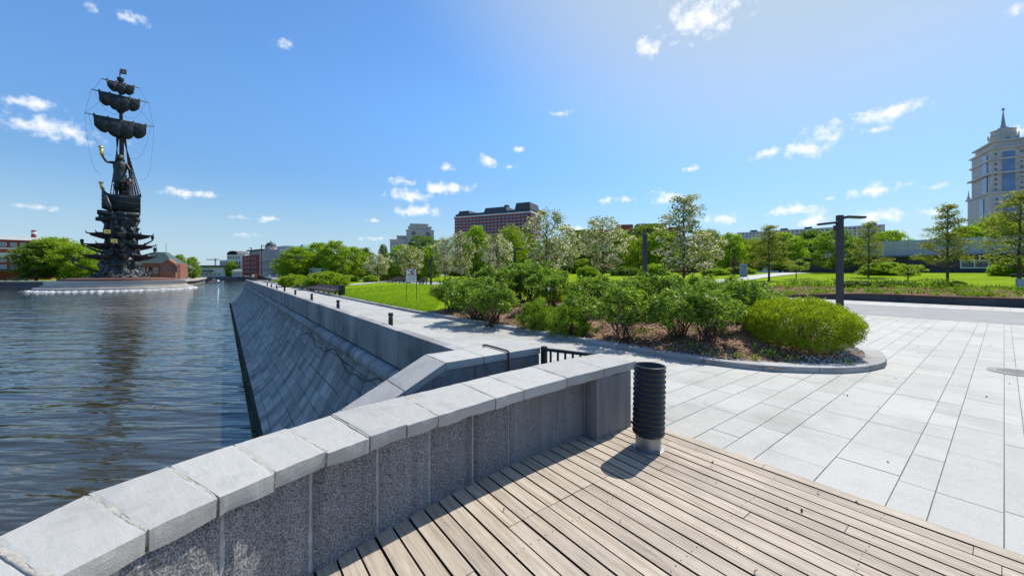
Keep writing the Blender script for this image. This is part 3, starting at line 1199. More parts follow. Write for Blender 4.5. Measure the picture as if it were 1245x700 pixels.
st = MB()
for k in range(14):
    st.obox((3.9 - .33 * (k + 1), 3.5, -5.4), (.325, 0, 0), (0, .88, 0), (0, 0, 5.4 - .005 - .157 * k), 0, rd.random())
o = st.build('river_steps', 'granite_smooth', rot=ANG)
struct(o)

# gate between the two walls
g0, g1 = Vector((3.93, 4.33, 0)), Vector((4.24, 3.55, 0))
gate = thing('stair_gate', W(4.0, 4.0, 0), 'black metal gate of upright bars closing the river steps', 'gate', rot=ANG)
GO = Vector((4.0, 4.0, 0))
d = (g1 - g0)
b = MB(); b.box(tuple(g0 + Vector((0, -.01, 0))), (.075, .075, .86)); loc_shift(b, GO).build('post', 'dark_metal', gate, bevel=.004)
b = MB(); b.box(tuple(g1 + Vector((0, .03, 0))), (.06, .06, .80)); loc_shift(b, GO).build('post', 'dark_metal', gate, bevel=.004)
yaw = math.atan2(d.y, d.x)
for z, h in ((.79, .045), (.08, .035)):
    b = MB(); b.box(tuple(g0 + d * .5 + Vector((0, 0, z))), (d.length - .02, .05 if z > .5 else .03, h), yaw); loc_shift(b, GO).build('rail', 'dark_metal', gate, bevel=.004)
for k in range(1, 7):
    p = g0 + d * k / 7
    b = MB(); b.box((p.x, p.y, .115), (.032, .014, .675), yaw); loc_shift(b, GO).build('bar', 'dark_metal', gate)

br = thing('coping_clamp', W(3.27, 4.6, .84), 'rusty metal bar clamped across the coping of the stair wall', 'bar', rot=ANG)
BO = Vector((3.27, 4.6, .84))
b = MB()
b.chain([(3.27, 4.90, .862), (3.27, 4.37, .862), (3.27, 4.352, .85), (3.27, 4.352, .25)], .014, 8)
b.chain([(3.27, 4.90, .862), (3.24, 4.93, .868), (3.20, 4.92, .868), (3.20, 4.88, .862)], .014, 8)
loc_shift(b, BO).build('bar', 'rust_metal', br, smooth=True)

# ------------------------------------------------------------------ embankment of the promenade
emb = thing('embankment_wall', W(3.9, 50, 0), 'long stone embankment wall with a rounded ledge and a slope down to the river', 'embankment', rot=ANG)
EO = Vector((3.9, 50, 0))
S0, S1 = 4.99, 104.0
b = MB()
s = S0
while s < S1:
    L = rd.uniform(1.15, 1.45)
    e = min(S1, s + L)
    t = rd.random()
    b.obox((3.9, s + .004, -.70), (.27, 0, 0), (0, e - s - .008, 0), (0, 0, 1.05 + rd.uniform(-.004, .004)), 0, t)
    s = e
loc_shift(b, EO).build('parapet', 'parapet_stone', emb, bevel=.012)
b = MB(); b.obox((3.92, S0, -5.8), (.3, 0, 0), (0, S1 - S0, 0), (0, 0, 6.08)); loc_shift(b, EO).build('core', 'joint_dark', emb)
# rounded ledge
b = MB()
s = S0
while s < S1:
    e = min(S1, s + rd.uniform(1.0, 1.5))
    t = rd.random()
    r = .235 + rd.uniform(-.006, .006)
    n0 = len(b.v)
    for ss in (s + .004, e - .004):
        for k in range(13):
            a = R(80) + R(215) * k / 12
            b.v.append((3.80 + r * math.cos(a) * 1.05, ss, -.92 + r * math.sin(a)))
    for k in range(12):
        b.face((n0 + k, n0 + 13 + k, n0 + 14 + k, n0 + k + 1), 0, t)
    b.face([n0 + k for k in range(13)], 0, t); b.face([n0 + 25 - k for k in range(13)], 0, t)
    s = e
loc_shift(b, EO).build('ledge', 'slope_stone', emb, smooth=False)
# concave slope of stone blocks


def slope_pt(a, s):
    """a 0 at the ledge .. 1 at the toe"""
    x = 3.86 - 2.72 * (a * .72 + .28 * a * a)
    z = -1.12 - (5.0 - 1.12 - .12) * (1 - (1 - a) ** 1.32)
    return (x, s, z)


b = MB()
rows = [0, .07, .17, .27, .37, .47, .57, .67, .77, .87, .95, 1.0]
for ri, (a0, a1) in enumerate(zip(rows[:-1], rows[1:])):
    s = S0 + rd.uniform(-1, 0)
    while s < S1:
        e = s + rd.choice([.7, .85, 1.0, 1.2])
        q0, q1 = max(s, S0), min(e, S1)
        if q1 - q0 > .1:
            t = min(1, max(0, rd.gauss(.5, .25)))
            g, ga = .005, .0016
            j = rd.uniform(-.006, .006)
            am = (a0 + a1) / 2
            P = [slope_pt(a0 + ga, q0 + g), slope_pt(am, q0 + g), slope_pt(a1 - ga, q0 + g), slope_pt(a1 - ga, q1 - g), slope_pt(am, q1 - g), slope_pt(a0 + ga, q1 - g)]
            P = [(x + j, y, z + j) for x, y, z in P]
            b.poly([P[0], P[1], P[4], P[5]], 0 if ri < 10 else 1, t)
            b.poly([P[1], P[2], P[3], P[4]], 0 if ri < 10 else 1, t)
        s = e
loc_shift(b, EO).build('slope', ['slope_stone', 'wet_stone'], emb, fix=False)
b = MB()
for a0, a1 in zip(rows[:-1], rows[1:]):
    p, q = slope_pt(a0, 0), slope_pt(a1, 0)
    b.poly([(p[0] + .02, S0, p[2] - .02), (q[0] + .02, S0, q[2] - .02), (q[0] + .02, S1, q[2] - .02), (p[0] + .02, S1, p[2] - .02)])
loc_shift(b, EO).build('slope_joints', 'joint_dark', emb)
b = MB()
s = S0
while s < S1:
    b.obox((.98, s, -5.6), (.22, 0, 0), (0, 2.96, 0), (0, 0, .70 + rd.uniform(-.05, .05)), 0, rd.random())
    s += 3
loc_shift(b, EO).build('toe', 'wet_stone', emb, bevel=.03)
# end of the embankment, seen as its profile
b = MB()
P = [slope_pt(a, S1 + .02) for a in rows]
b.poly([(4.3, S1 + .02, -5.7)] + [(4.3, S1 + .02, -1)] + P + [(.98, S1 + .02, -5.7)])
b.obox((3.9, S1 + .03, -5.7), (60, 0, 0), (0, .4, 0), (0, 0, 6.0))
loc_shift(b, EO).build('end_face', 'slope_stone', emb)
# cables slung below the ledge
cab = thing('slung_cable', W(3.6, 8, -1.2), 'black cables hanging in loops below the rounded ledge of the embankment', 'cable', rot=ANG)
CO = Vector((3.6, 8, -1.2))
b = MB()
pts = []
for k in range(90):
    s = 5.2 + k * .22
    sag = abs(math.sin(s * .55)) * .22 + .03 * math.sin(s * 3.1)
    a = .03 + sag * .35
    p = slope_pt(a, s)
    pts.append((p[0] - .05, p[1], p[2] + .03))
b.chain(pts, .016, 6)
pts = [slope_pt(a, s) for a, s in ((.02, 9.4), (.10, 9.3), (.16, 9.0), (.18, 8.6), (.20, 8.1), (.24, 7.5), (.22, 6.9), (.17, 6.2), (.14, 5.4))]
b.chain([(p[0] - .05, p[1], p[2] + .03) for p in pts], .02, 6)
pts = [slope_pt(a, 8.15) for a in (.04, .10, .2, .27)]
b.chain([(p[0] - .05, p[1], p[2] + .04) for p in pts], .03, 6)
pts = [slope_pt(a, s) for a, s in ((.27, 8.15), (.33, 7.7), (.35, 7.1), (.32, 6.3), (.27, 5.4))]
b.chain([(p[0] - .05, p[1], p[2] + .03) for p in pts], .02, 6)
loc_shift(b, CO).build('cable', 'black_plastic', cab, smooth=True)

# ------------------------------------------------------------------ vegetation
def leaf_object(name, mats, cen, size, nrm_up=.3, tint=None, mi=None, parent=None, aspect=.55, seed=1, updir=None, tag_stuff=False):
    """one mesh of small pointed leaves; cen (n,3), size (n,)"""
    r = np.random.default_rng(seed)
    n = len(cen)
    ax = r.normal(size=(n, 3))                      # leaf axis
    if updir is not None:
        ax = ax * (1 - updir) + np.array([0, 0, 1.6]) * updir
    else:
        ax[:, 2] *= .7
    ax /= np.linalg.norm(ax, axis=1)[:, None] + 1e-9
    nr = r.normal(size=(n, 3))
    nr[:, 2] += nrm_up * 2
    nr -= ax * (nr * ax).sum(1)[:, None]
    nr /= np.linalg.norm(nr, axis=1)[:, None] + 1e-9
    sd = np.cross(ax, nr)
    s = size[:, None]
    p0 = cen - ax * s * .5
    p2 = cen + ax * s * .5
    bend = nr * s * .12
    p1 = cen - ax * s * .05 + sd * s * aspect * .5 + bend
    p3 = cen - ax * s * .05 - sd * s * aspect * .5 + bend
    v = np.stack([p0, p1, p2, p3], 1).reshape(-1, 3)
    me = bpy.data.meshes.new(name)
    me.vertices.add(n * 4)
    me.vertices.foreach_set('co', v.astype(np.float32).ravel())
    me.loops.add(n * 4)
    me.loops.foreach_set('vertex_index', np.arange(n * 4, dtype=np.int32))
    me.polygons.add(n)
    me.polygons.foreach_set('loop_start', np.arange(0, n * 4, 4, dtype=np.int32))
    me.polygons.foreach_set('loop_total', np.full(n, 4, dtype=np.int32))
    for k in ([mats] if isinstance(mats, str) else mats):
        me.materials.append(M[k])
    if mi is not None:
        me.polygons.foreach_set('material_index', np.asarray(mi, dtype=np.int32))
    a = me.attributes.new('tint', 'FLOAT', 'FACE')
    if tint is None:
        tint = np.clip(r.normal(.45, .25, n), 0, 1)
    a.data.foreach_set('value', np.asarray(tint, dtype=np.float32))
    me.update(calc_edges=True)
    me.validate()
    o = bpy.data.objects.new(name, me)
    COL.objects.link(o)
    if parent is not None:
        o.parent = parent
    return o


def make_tree(name, cat, H, trunk_h, rad, prof, nclump, per, lsize, mat, seed, clump_r=.55, trunk_r=.12, petals=0.0, upd=None, shell=.35, limbs=True, lean=.02, clump_flat=.75, multi=1):
    """trunk with limbs, and a crown of leaf clumps with gaps between them"""
    r = np.random.default_rng(seed)
    root = thing(name, (0, 0, 0), 'tree', cat)
    tb = MB()
    tops = []
    for m in range(multi):
        lx, ly = r.normal(0, lean, 2) * H
        off = r.normal(0, .25, 2) if multi > 1 else (0, 0)
        pts = [(off[0] * .3, off[1] * .3, -.3)]
        for k in range(1, 9):
            f = k / 8
            pts.append((off[0] * (.3 + f) + lx * f + r.normal(0, .012) * H * .4 * f, off[1] * (.3 + f) + ly * f + r.normal(0, .012) * H * .4 * f, f * H * .93))
        tb.chain(pts, [trunk_r * (1.25 if k == 0 else 1) * (1 - .9 * (k / 8) ** 1.1) + .012 for k in range(9)], 8)
        tops.append(pts)

    def axis(z, m):
        pts = tops[m]
        f = max(0, min(7.999, z / (H * .93) * 8)) if z > 0 else 0
        k = int(f)
        a, c = pts[k], pts[min(k + 1, 8)]
        return tuple(a[i] + (c[i] - a[i]) * (f - k) for i in range(3))
    cs_, ss_, ts_ = [], [], []
    ch = H - trunk_h
    ga = 0
    for k in range(nclump):
        t = (k + .5) / nclump
        t = min(.995, max(.01, t + r.normal(0, .04)))
        ga += 2.399963 + r.normal(0, .35)
        R_ = rad * prof(t)
        q = (shell + (1 - shell) * r.random() ** .6) * R_ * (1 + r.normal(0, .10))
        z = trunk_h + t * ch
        a0 = axis(z, k % multi)
        c = np.array([a0[0] + q * math.cos(ga), a0[1] + q * math.sin(ga), z])
        if limbs and q > .12 * rad:
            zb = max(trunk_h * .75, z - q * .75 - .1)
            s0 = axis(zb, k % multi)
            mid = [s0[0] * .45 + c[0] * .55, s0[1] * .45 + c[1] * .55, s0[2] * .55 + c[2] * .45 - .03 * q]
            tb.chain([s0, mid, tuple(c)], [max(.018, trunk_r * .32 * (1 - t * .6)), max(.012, trunk_r * .2 * (1 - t * .5)), .008], 5, caps=False)
        n = max(4, int(per * (.55 + .9 * r.random()) * (.45 + .55 * prof(t))))
        cr = clump_r * (.7 + .6 * r.random())
        d = r.normal(size=(n, 3))
        d /= np.linalg.norm(d, axis=1)[:, None]
        d *= (r.random(n) ** .45)[:, None] * cr
        d[:, 2] *= clump_flat
        cs_.append(c + d)
        ss_.append(lsize * (.65 + .7 * r.random(n)))
        ts_.append(np.clip(r.normal(.45, .22, n) + r.normal(0, .12), 0, 1))
    cen, siz, tin = np.concatenate(cs_), np.concatenate(ss_), np.concatenate(ts_)
    tb.build('trunk', 'trunk_bark', root, smooth=True)
    if petals:
        isp = r.random(len(cen)) < petals
        # blossom comes in bunches
        bunch = np.array([noise.noise(Vector(c * 1.1)) for c in cen]) > -.12
        isp &= bunch
        leaf_object('crown', mat, cen[~isp], siz[~isp], .2, tin[~isp], None, root, seed=seed + 1)
        leaf_object('blossom', 'petal', cen[isp], siz[isp] * .95, .3, tin[isp], None, root, aspect=.9, seed=seed + 2)
    else:
        leaf_object('crown', mat, cen, siz, .25, tin, None, root, seed=seed + 1, updir=upd)
    return root


def make_shrub(name, W_, H, nclump, per, lsize, mat, seed, stems=12, low=.2, updir=None, clump_r=.2, aspect=.55, dome=False):
    r = np.random.default_rng(seed)
    root = thing(name, (0, 0, 0), 'shrub', 'shrub')
    tb = MB()
    cs_, ss_, ts_ = [], [], []
    for k in range(nclump):
        a = r.random() * 6.283
        if dome:
            # dense rounded bush: points near the surface of a flattened dome
            e = math.asin(-.62 + 1.62 * r.random() ** .85)
            q = 1 - .30 * r.random() ** 1.5 + ((.05 if W_ > 2.6 else .14) * r.random() if r.random() < .14 else 0)
            w = noise.noise(Vector((math.cos(a) * 1.5 + seed, math.sin(a) * 1.5, e * 1.6))) * (.12 if W_ > 2.6 else .30) + noise.noise(Vector((math.cos(a) * 4 + seed, math.sin(a) * 4, e * 4))) * (.07 if W_ > 2.6 else .12)
            rr = (q + w)
            c = np.array([math.cos(a) * math.cos(e) * W_ / 2 * rr, math.sin(a) * math.cos(e) * W_ / 2 * rr, .40 * H + math.sin(e) * H * rr * (.60 if e > 0 else .62)])
        else:
            t = r.random() ** .8
            q = W_ / 2 * (.35 + .65 * r.random() ** .6) * (1 - .55 * max(0, t - .55) / .45) * (.6 + .4 * min(1, t / .3))
            q *= 1.08 + .55 * noise.noise(Vector((math.cos(a) * 1.3 + seed, math.sin(a) * 1.3, t * 1.5)))
            zt = H * (low + (1 - low) * t) * (1 + .45 * noise.noise(Vector((math.cos(a) * q * 2 + seed, math.sin(a) * q * 2, 4))))
            c = np.array([math.cos(a) * q, math.sin(a) * q, zt])
        if k < stems:
            b0 = (r.normal(0, .07 * W_), r.normal(0, .07 * W_), -.05)
            tb.chain([b0, (b0[0] * .5 + c[0] * .45, b0[1] * .5 + c[1] * .45, c[2] * .55), tuple(c)], [.013, .010, .005], 5, caps=False)
        n = max(3, int(per * (.5 + r.random())))
        d = r.normal(size=(n, 3))
        d /= np.linalg.norm(d, axis=1)[:, None]
        d *= (r.random(n) ** .5)[:, None] * clump_r * (.7 + .6 * r.random())
        p = c + d
        p[:, 2] = np.maximum(p[:, 2], .03)
        cs_.append(p)
        ss_.append(lsize * (.6 + .8 * r.random(n)))
        ts_.append(np.clip(r.normal(.45, .22, n) + r.normal(0, .14), 0, 1))
    tb.build('stems', 'shrub_stem', root, smooth=True)
    leaf_object('foliage', mat, np.concatenate(cs_), np.concatenate(ss_), .35, np.concatenate(ts_), None, root, aspect=aspect, seed=seed + 1, updir=updir)
    return root


rnd = lambda t: max(.12, math.sin(math.pi * min(1, .14 + .82 * t)) ** .65)          # rounded crown
oval = lambda t: max(.15, math.sin(math.pi * min(.97, .10 + .80 * t)) ** .9)
cone = lambda t: max(.10, 1.0 - .88 * t) * min(1, .5 + t * 4)
tier = lambda t: max(.12, (1.0 - .78 * t) * (.8 + .2 * math.sin(t * 26))) * min(1, .62 + t * 4)
spire = lambda t: max(.10, (1 - .75 * t)) * min(1, .6 + 3 * t)

PT = {
    'bright': [make_tree('broadleaf_tree', 'tree', 8.5, 1.2, 3.2, rnd, 120, 95, .29, 'leaf_bright', 21, .80, .17),
               make_tree('broadleaf_tree', 'tree', 8.5, 1.3, 3.0, rnd, 115, 95, .29, 'leaf_bright', 22, .80, .17)],
    'deep': [make_tree('dark_tree', 'tree', 9.0, 1.4, 2.9, rnd, 115, 90, .29, 'leaf_deep', 31, .80, .18),
             make_tree('dark_tree', 'tree', 9.0, 1.2, 3.2, oval, 115, 90, .29, 'leaf_deep', 32, .80, .18)],
    'willow': [make_tree('yellow_green_tree', 'tree', 8.0, 1.0, 2.9, rnd, 110, 95, .26, 'leaf_willow', 41, .78, .16, clump_flat=1.3)],
    'blossom': [make_tree('blossom_tree', 'tree', 7.0, 1.9, 2.25, oval, 104, 70, .175, 'leaf_blossom', 51, .52, .085, petals=.55, lean=.01),
                make_tree('blossom_tree', 'tree', 7.0, 1.8, 2.35, oval, 104, 70, .175, 'leaf_blossom', 52, .52, .085, petals=.45, lean=.01)],
    'tall': [make_tree('tall_blossom_tree', 'tree', 8.6, 1.9, 2.3, lambda t: max(.22, 1 - .72 * t) * min(1, .5 + 2.5 * t), 100, 76, .17, 'leaf_blossom', 61, .46, .095, petals=.42, lean=.01)],
    'olive': [make_tree('open_crowned_tree', 'tree', 7.2, 2.0, 2.1, tier, 125, 68, .125, 'leaf_olive', 71, .44, .075, lean=.008, clump_flat=.5),
              make_tree('open_crowned_tree', 'tree', 7.2, 1.9, 2.2, tier, 125, 68, .125, 'leaf_olive', 72, .44, .075, lean=.008, clump_flat=.5)],
    'conifer': [make_tree('conifer', 'tree', 10.0, 1.0, 2.3, spire, 85, 60, .25, 'leaf_conifer', 81, .55, .16, clump_flat=.5)],
    'purple': [make_tree('purple_tree', 'tree', 5.0, .6, 1.5, cone, 40, 50, .2, 'leaf_purple', 91, .45, .09)],
    'sapling': [make_tree('young_tree', 'tree', 2.4, 1.1, 1.25, lambda t: .35 + .65 * math.sin(math.pi * min(1, .2 + .75 * t)), 26, 46, .13, 'leaf_willow', 95, .27, .04, clump_flat=.5)],
    'fresh': [make_tree('young_broadleaf_tree', 'tree', 5.2, .9, 2.0, rnd, 80, 90, .20, 'leaf_spirea_green', 97, .55, .09)],
}
PS = {
    'rose': [make_shrub('leafy_shrub', 1.7, 1.4, 120, 44, .088, 'leaf_rose', 101, 34, .38, clump_r=.17),
             make_shrub('leafy_shrub', 1.8, 1.35, 125, 44, .088, 'leaf_rose', 102, 36, .34, clump_r=.17),
             make_shrub('leafy_shrub', 1.65, 1.5, 115, 44, .088, 'leaf_rose', 103, 30, .42, clump_r=.17)],
    'round': [make_shrub('round_shrub', 1.1, .95, 480, 26, .052, 'leaf_spirea_green', 111, 40, .05, .5, .10, .36, True),
              make_shrub('round_shrub', 1.15, .95, 480, 26, .052, 'leaf_spirea_green', 112, 40, .05, .5, .10, .36, True)],
    'yellow': [make_shrub('yellow_green_shrub', 1.9, 1.0, 520, 28, .06, 'leaf_spirea', 115, 30, .05, .45, .12, .4, True)],
    'dome': [make_shrub('spirea_bush', 2.62, 1.02, 2600, 30, .042, 'leaf_spirea', 121, 60, .05, .35, .085, .36, True)],
    'dark': [make_shrub('dark_shrub', 2.6, 1.6, 300, 60, .13, 'leaf_bright', 131, 24, .05, None, .30, .55, True)],
    'deep': [make_shrub('deep_green_shrub', 1.6, 1.0, 150, 40, .10, 'leaf_deep', 133, 20, .05, None, .2, .55, True)],
}

# --- shrubs of the planting bed: pixel x of the base, y of the base, distance from it, top y, width px, kind, label
BEDS = [
    (548, 377, 345, 46, 'rose', 0, 'leafy green shrub at the lawn end of the planting bed'),
    (581, 386, 339, 62, 'rose', 1, 'broad dark green shrub in front of the bed beside the yellow shrub'),
    (566, 362, 339, 58, 'yellow', 0, 'low yellow-green shrub at the far left of the planting bed'),
    (613, 368, 331, 54, 'rose', 2, 'tall leafy shrub with bare stems left of the bed\'s darkest shrub'),
    (648, 366, 324, 66, 'rose', 0, 'tallest dark leafy shrub rising at the back of the planting bed'),
    (652, 397, 363, 42, 'round', 0, 'rounded light green shrub near the kerb, left one of two'),
    (690, 405, 368, 46, 'round', 1, 'rounded light green shrub near the kerb, right one of two'),
    (692, 371, 346, 56, 'yellow', 0, 'yellow-green flat-topped shrub at the back between the two round shrubs'),
    (722, 384, 345, 56, 'rose', 1, 'leafy shrub behind the right-hand round shrub'),
    (757, 398, 343, 66, 'rose', 2, 'leafy shrub with exposed stems above the bark mulch behind the black bollard'),
    (790, 388, 344, 58, 'rose', 0, 'leafy green shrub beneath the thick dark lamp post'),
    (824, 404, 347, 66, 'rose', 1, 'leafy shrub at the front of the bed below the tall sparse blossom tree'),
    (862, 408, 351, 62, 'rose', 0, 'leafy shrub at the front of the bed nearest the big yellow spirea'),
    (843, 378, 342, 64, 'rose', 2, 'leafy shrub at the back of the bed below the tall sparse blossom tree'),
    (902, 402, 354, 56, 'rose', 1, 'leafy shrub touching the left edge of the big yellow spirea'),
    (890, 378, 345, 64, 'rose', 0, 'leafy shrub at the back of the bed behind the spirea'),
    (922, 388, 360, 44, 'rose', 2, 'small leafy shrub tucked behind the left of the spirea'),
    (938, 378, 357, 44, 'round', 0, 'low green shrub showing behind the big yellow spirea'),
    (742, 368, 344, 50, 'rose', 0, 'leafy shrub at the back of the bed below the full white blossom tree'),
    (806, 372, 343, 54, 'rose', 1, 'leafy shrub at the back of the bed right of the dark lamp post'),
    (630, 376, 334, 54, 'rose', 1, 'leafy shrub filling the gap left of the two rounded light green shrubs'),
    (672, 378, 343, 50, 'rose', 2, 'leafy shrub directly behind the pair of rounded light green shrubs'),
    (708, 390, 352, 46, 'rose', 0, 'small leafy shrub pressed against the right one of the two rounded shrubs'),
    (774, 380, 341, 56, 'rose', 1, 'leafy shrub left of the thick dark lamp post, second row of the bed'),
    (866, 388, 344, 60, 'rose', 2, 'leafy shrub in the middle row between the front shrubs and the white path'),
    (914, 382, 348, 52, 'rose', 0, 'leafy shrub at the back right, just above the left shoulder of the spirea'),
    (562, 372, 343, 52, 'rose', 2, 'leafy shrub in front of the low yellow-green shrub at the lawn end'),
    (598, 380, 337, 54, 'rose', 0, 'leafy shrub right of the broad dark green one near the kerb'),
]
HT = {'rose': 1.42, 'round': .95, 'yellow': 1.0, 'dark': 1.6, 'deep': 1.0}
WD = {'rose': 1.55, 'round': 1.12, 'yellow': 1.9, 'dark': 2.6, 'deep': 1.6}
for (px, py, top, wpx, kind, var, lab) in BEDS:
    D = F_PX * 1.62 / (py - HY)
    for _ in range(4):                         # settle on the mound's own height
        x, y = at(px, D)
        z = ground_z(*US(x, y))
        D = F_PX * (2 - z) / (py - HY)
    x, y = at(px, D)
    z = ground_z(*US(x, y))
    h = (py - top) / F_PX * D / HT[kind]
    w = wpx / F_PX * D / WD[kind] * (1.02 if kind == 'rose' else 1)
    place(PS[kind][var % len(PS[kind])], USED, (x, y, z - .02), rd.uniform(0, 6.28), (w, w, h), lab, 'shrubs in the planting bed')
x, y = at(972, 9.1)
place(PS['dome'][0], USED, (x, y, ground_z(*US(x, y)) - .06), 1.2, (.88, .88, 1.08), 'largest yellow-green spirea bush at the rounded end of the planting bed')

# --- other shrubs: pixel x, distance, width px, top y
for (px, D, wpx, top, kind, lab) in [
    (358, 52, 30, 335, 'dark', 'dense green bush behind the far end of the long bench'),
    (371, 48, 24, 338, 'yellow', 'low yellowish bush between two green bushes behind the long bench'),
    (398, 44, 44, 332, 'dark', 'dense green bush behind the near end of the long bench'),
    (427, 55, 14, 335, 'dark', 'small bush on the far lawn left of the dark red bench'),
    (451, 52, 16, 335, 'dark', 'small bush on the far lawn beside the dark red bench'),
    (1077, 47, 42, 320, 'dark', 'bright green bush on the right lawn in front of the dark building'),
    (1234, 39, 36, 315, 'dark', 'green bush at the right edge in front of a white-framed window'),
    (1043, 30.5, 36, 341, 'deep', 'dark green shrub in the flower bed behind the lamp post'),
    (1074, 29.5, 19, 343, 'deep', 'small dark rounded shrub in the flower bed right of the lamp post'),
    (1089, 30.5, 16, 344, 'deep', 'smallest dark shrub in the flower bed, below the young tree'),
    (1143, 27.3, 14, 345, 'deep', 'dark tuft left of the slender tree trunk in the flower bed'),
    (1165, 27.3, 16, 346, 'deep', 'dark tuft right of the slender tree trunk in the flower bed'),
    (900, 62, 30, 325, 'dark', 'bush beside the blue-grey pillar at the end of the white path'),
    (795, 66, 30, 322, 'dark', 'green bush on the far lawn right of the thick dark lamp post'),
    (715, 66, 24, 325, 'dark', 'rounded pale bush on the far lawn left of the white blossom tree'),
    (760, 70, 34, 325, 'deep', 'dark low hedge bush on the far lawn left of the thick dark lamp post'),
    (870, 60, 28, 327, 'dark', 'low bush on the far lawn under the tall sparse blossom tree'),
]:
    x, y = at(px, D)
    z = ground_z(*US(x, y))
    h = max(.4, (2 + (HY - top) / F_PX * D) - z)
    place(PS[kind][0], USED, (x, y, z - .05), rd.uniform(0, 6.28), (wpx / F_PX * D / WD[kind], wpx / F_PX * D / WD[kind], h / HT[kind]), lab, 'bushes on the lawns' if kind == 'dark' else ('dark shrubs of the flower bed' if px > 1000 else None))
x, y = at(674, 66)
yb = make_shrub('yellow_flowering_bush', 1.9, 2.6, 60, 50, .15, 'leaf_yellow', 141, 10, .1, None, .35, .6, True)
yb.location = (x, y, ground_z(*US(x, y)))
yb['label'] = 'yellow flowering bush far off between blossom trees'

# --- trees: pixel x, distance, top y, width px, kind, variant, label
TH = {'bright': 8.5, 'deep': 9, 'willow': 8, 'blossom': 7, 'tall': 8.6, 'olive': 7.2, 'conifer': 10, 'purple': 5, 'sapling': 2.4, 'fresh': 5.2}
TW = {'bright': 6.9, 'deep': 6.6, 'willow': 6.5, 'blossom': 4.9, 'tall': 4.6, 'olive': 4.3, 'conifer': 4.4, 'purple': 2.9, 'sapling': 2.6, 'fresh': 4.4}
TREES = [
    (361, 78, 303, 42, 'bright', 0, 'leftmost spring-green tree of the park row, beside the teal-roofed building'),
    (390, 84, 298, 36, 'bright', 1, 'tall spring-green tree left of the centre of the park row'),
    (406, 80, 296, 36, 'bright', 0, 'spring-green tree behind the near end of the long bench'),
    (428, 86, 303, 38, 'bright', 1, 'spring-green tree left of the small blossom tree'),
    (443, 92, 304, 30, 'deep', 0, 'dark tree behind the small blossom tree'),
    (466, 115, 300, 16, 'deep', 0, 'dark tree crown showing left of the beige stepped building'),
    (459, 56, 311, 30, 'blossom', 0, 'small whitish blossom tree left of the warning sign'),
    (488, 84, 301, 42, 'bright', 0, 'spring-green tree left of the beige stepped building'),
    (498, 62, 302, 34, 'blossom', 1, 'greenish blossom tree directly behind the warning sign'),
    (512, 98, 290, 46, 'deep', 1, 'dark green tree in front of the beige stepped building'),
    (524, 80, 302, 34, 'bright', 1, 'green tree behind the two-armed lamp post'),
    (541, 62, 292, 30, 'blossom', 0, 'left one of the two close blossom trees'),
    (560, 58, 287, 32, 'blossom', 1, 'right one of the two close blossom trees below the brick hotel'),
    (579, 82, 279, 32, 'bright', 0, 'tall green tree left of centre under the brick hotel block'),
    (603, 56, 289, 40, 'blossom', 0, 'full blossom tree left of the bracket lamp'),
    (622, 84, 280, 42, 'willow', 0, 'bright yellow-green tree under the right end of the brick hotel'),
    (640, 88, 288, 40, 'bright', 1, 'green tree behind the slatted direction sign'),
    (664, 44, 262, 56, 'blossom', 1, 'tall blossom tree on a bare trunk right of the brick hotel'),
    (690, 62, 286, 36, 'blossom', 0, 'small blossom tree between the two tall blossom trees'),
    (706, 95, 284, 44, 'deep', 0, 'dark tree behind the small blossom tree by the far red building'),
    (733, 47, 270, 58, 'blossom', 0, 'fullest white blossom tree, standing right of centre'),
    (748, 90, 284, 50, 'bright', 0, 'spring-green tree behind the fullest white blossom tree'),
    (789, 94, 277, 66, 'deep', 1, 'dark rounded tree right behind the thick dark lamp post'),
    (776, 76, 292, 40, 'willow', 0, 'yellow-green tree beside the thick dark lamp post'),
    (806, 74, 284, 42, 'bright', 1, 'green tree between the lamp post and the tall sparse blossom tree'),
    (831, 38, 245, 74, 'tall', 0, 'tallest blossom tree with a sparse open top'),
    (856, 46, 283, 42, 'blossom', 1, 'white blossom tree just right of the tallest one'),
    (862, 92, 284, 40, 'deep', 1, 'dark tree behind the white blossom on the right'),
    (886, 74, 287, 34, 'bright', 0, 'green tree left of the slender open-crowned tree'),
    (935, 42, 277, 52, 'olive', 0, 'slender open-crowned tree on the lawn by the white path'),
    (955, 92, 286, 48, 'bright', 1, 'green tree just behind the slender tree by the white path'),
    (915, 95, 293, 36, 'willow', 0, 'pale green tree under the left end of the long apartment block'),
    (985, 100, 283, 50, 'deep', 0, 'dark green tree under the middle of the long apartment block'),
    (1018, 58, 283, 60, 'fresh', 0, 'lush light green young tree behind the double floodlight post'),
    (1056, 44, 273, 40, 'olive', 1, 'slender open-crowned tree right of the double floodlight post'),
    (1085, 115, 284, 44, 'bright', 0, 'tree crown behind the pale panelled building'),
    (1152, 30.5, 253, 58, 'olive', 0, 'nearest slender open-crowned tree, in the flower bed with a dark trunk'),
    (1239, 27, 240, 76, 'olive', 1, 'open-crowned tree cut by the right edge of the view'),
    (1170, 110, 279, 50, 'bright', 1, 'tree crown behind the building below the tower'),
    (1205, 112, 268, 52, 'willow', 0, 'pale tree crown at the foot of the tower'),
    (1235, 110, 275, 50, 'bright', 0, 'green tree crown right of the pale one below the tower'),
    (968, 44, 316, 30, 'sapling', 0, 'young umbrella-shaped tree left of the floodlight post'),
    (1104, 33, 322, 34, 'sapling', 0, 'young umbrella-shaped tree on the edge of the flower bed'),
    (893, 56, 311, 14, 'purple', 0, 'dark purple-leaved little tree beside the blue-grey pillar'),
]
TG = {'bright': 'spring-green park trees', 'deep': 'dark green park trees', 'blossom': 'blossom trees in the park', 'olive': 'slender open-crowned trees', 'willow': 'yellow-green park trees', 'sapling': 'young umbrella-shaped trees'}
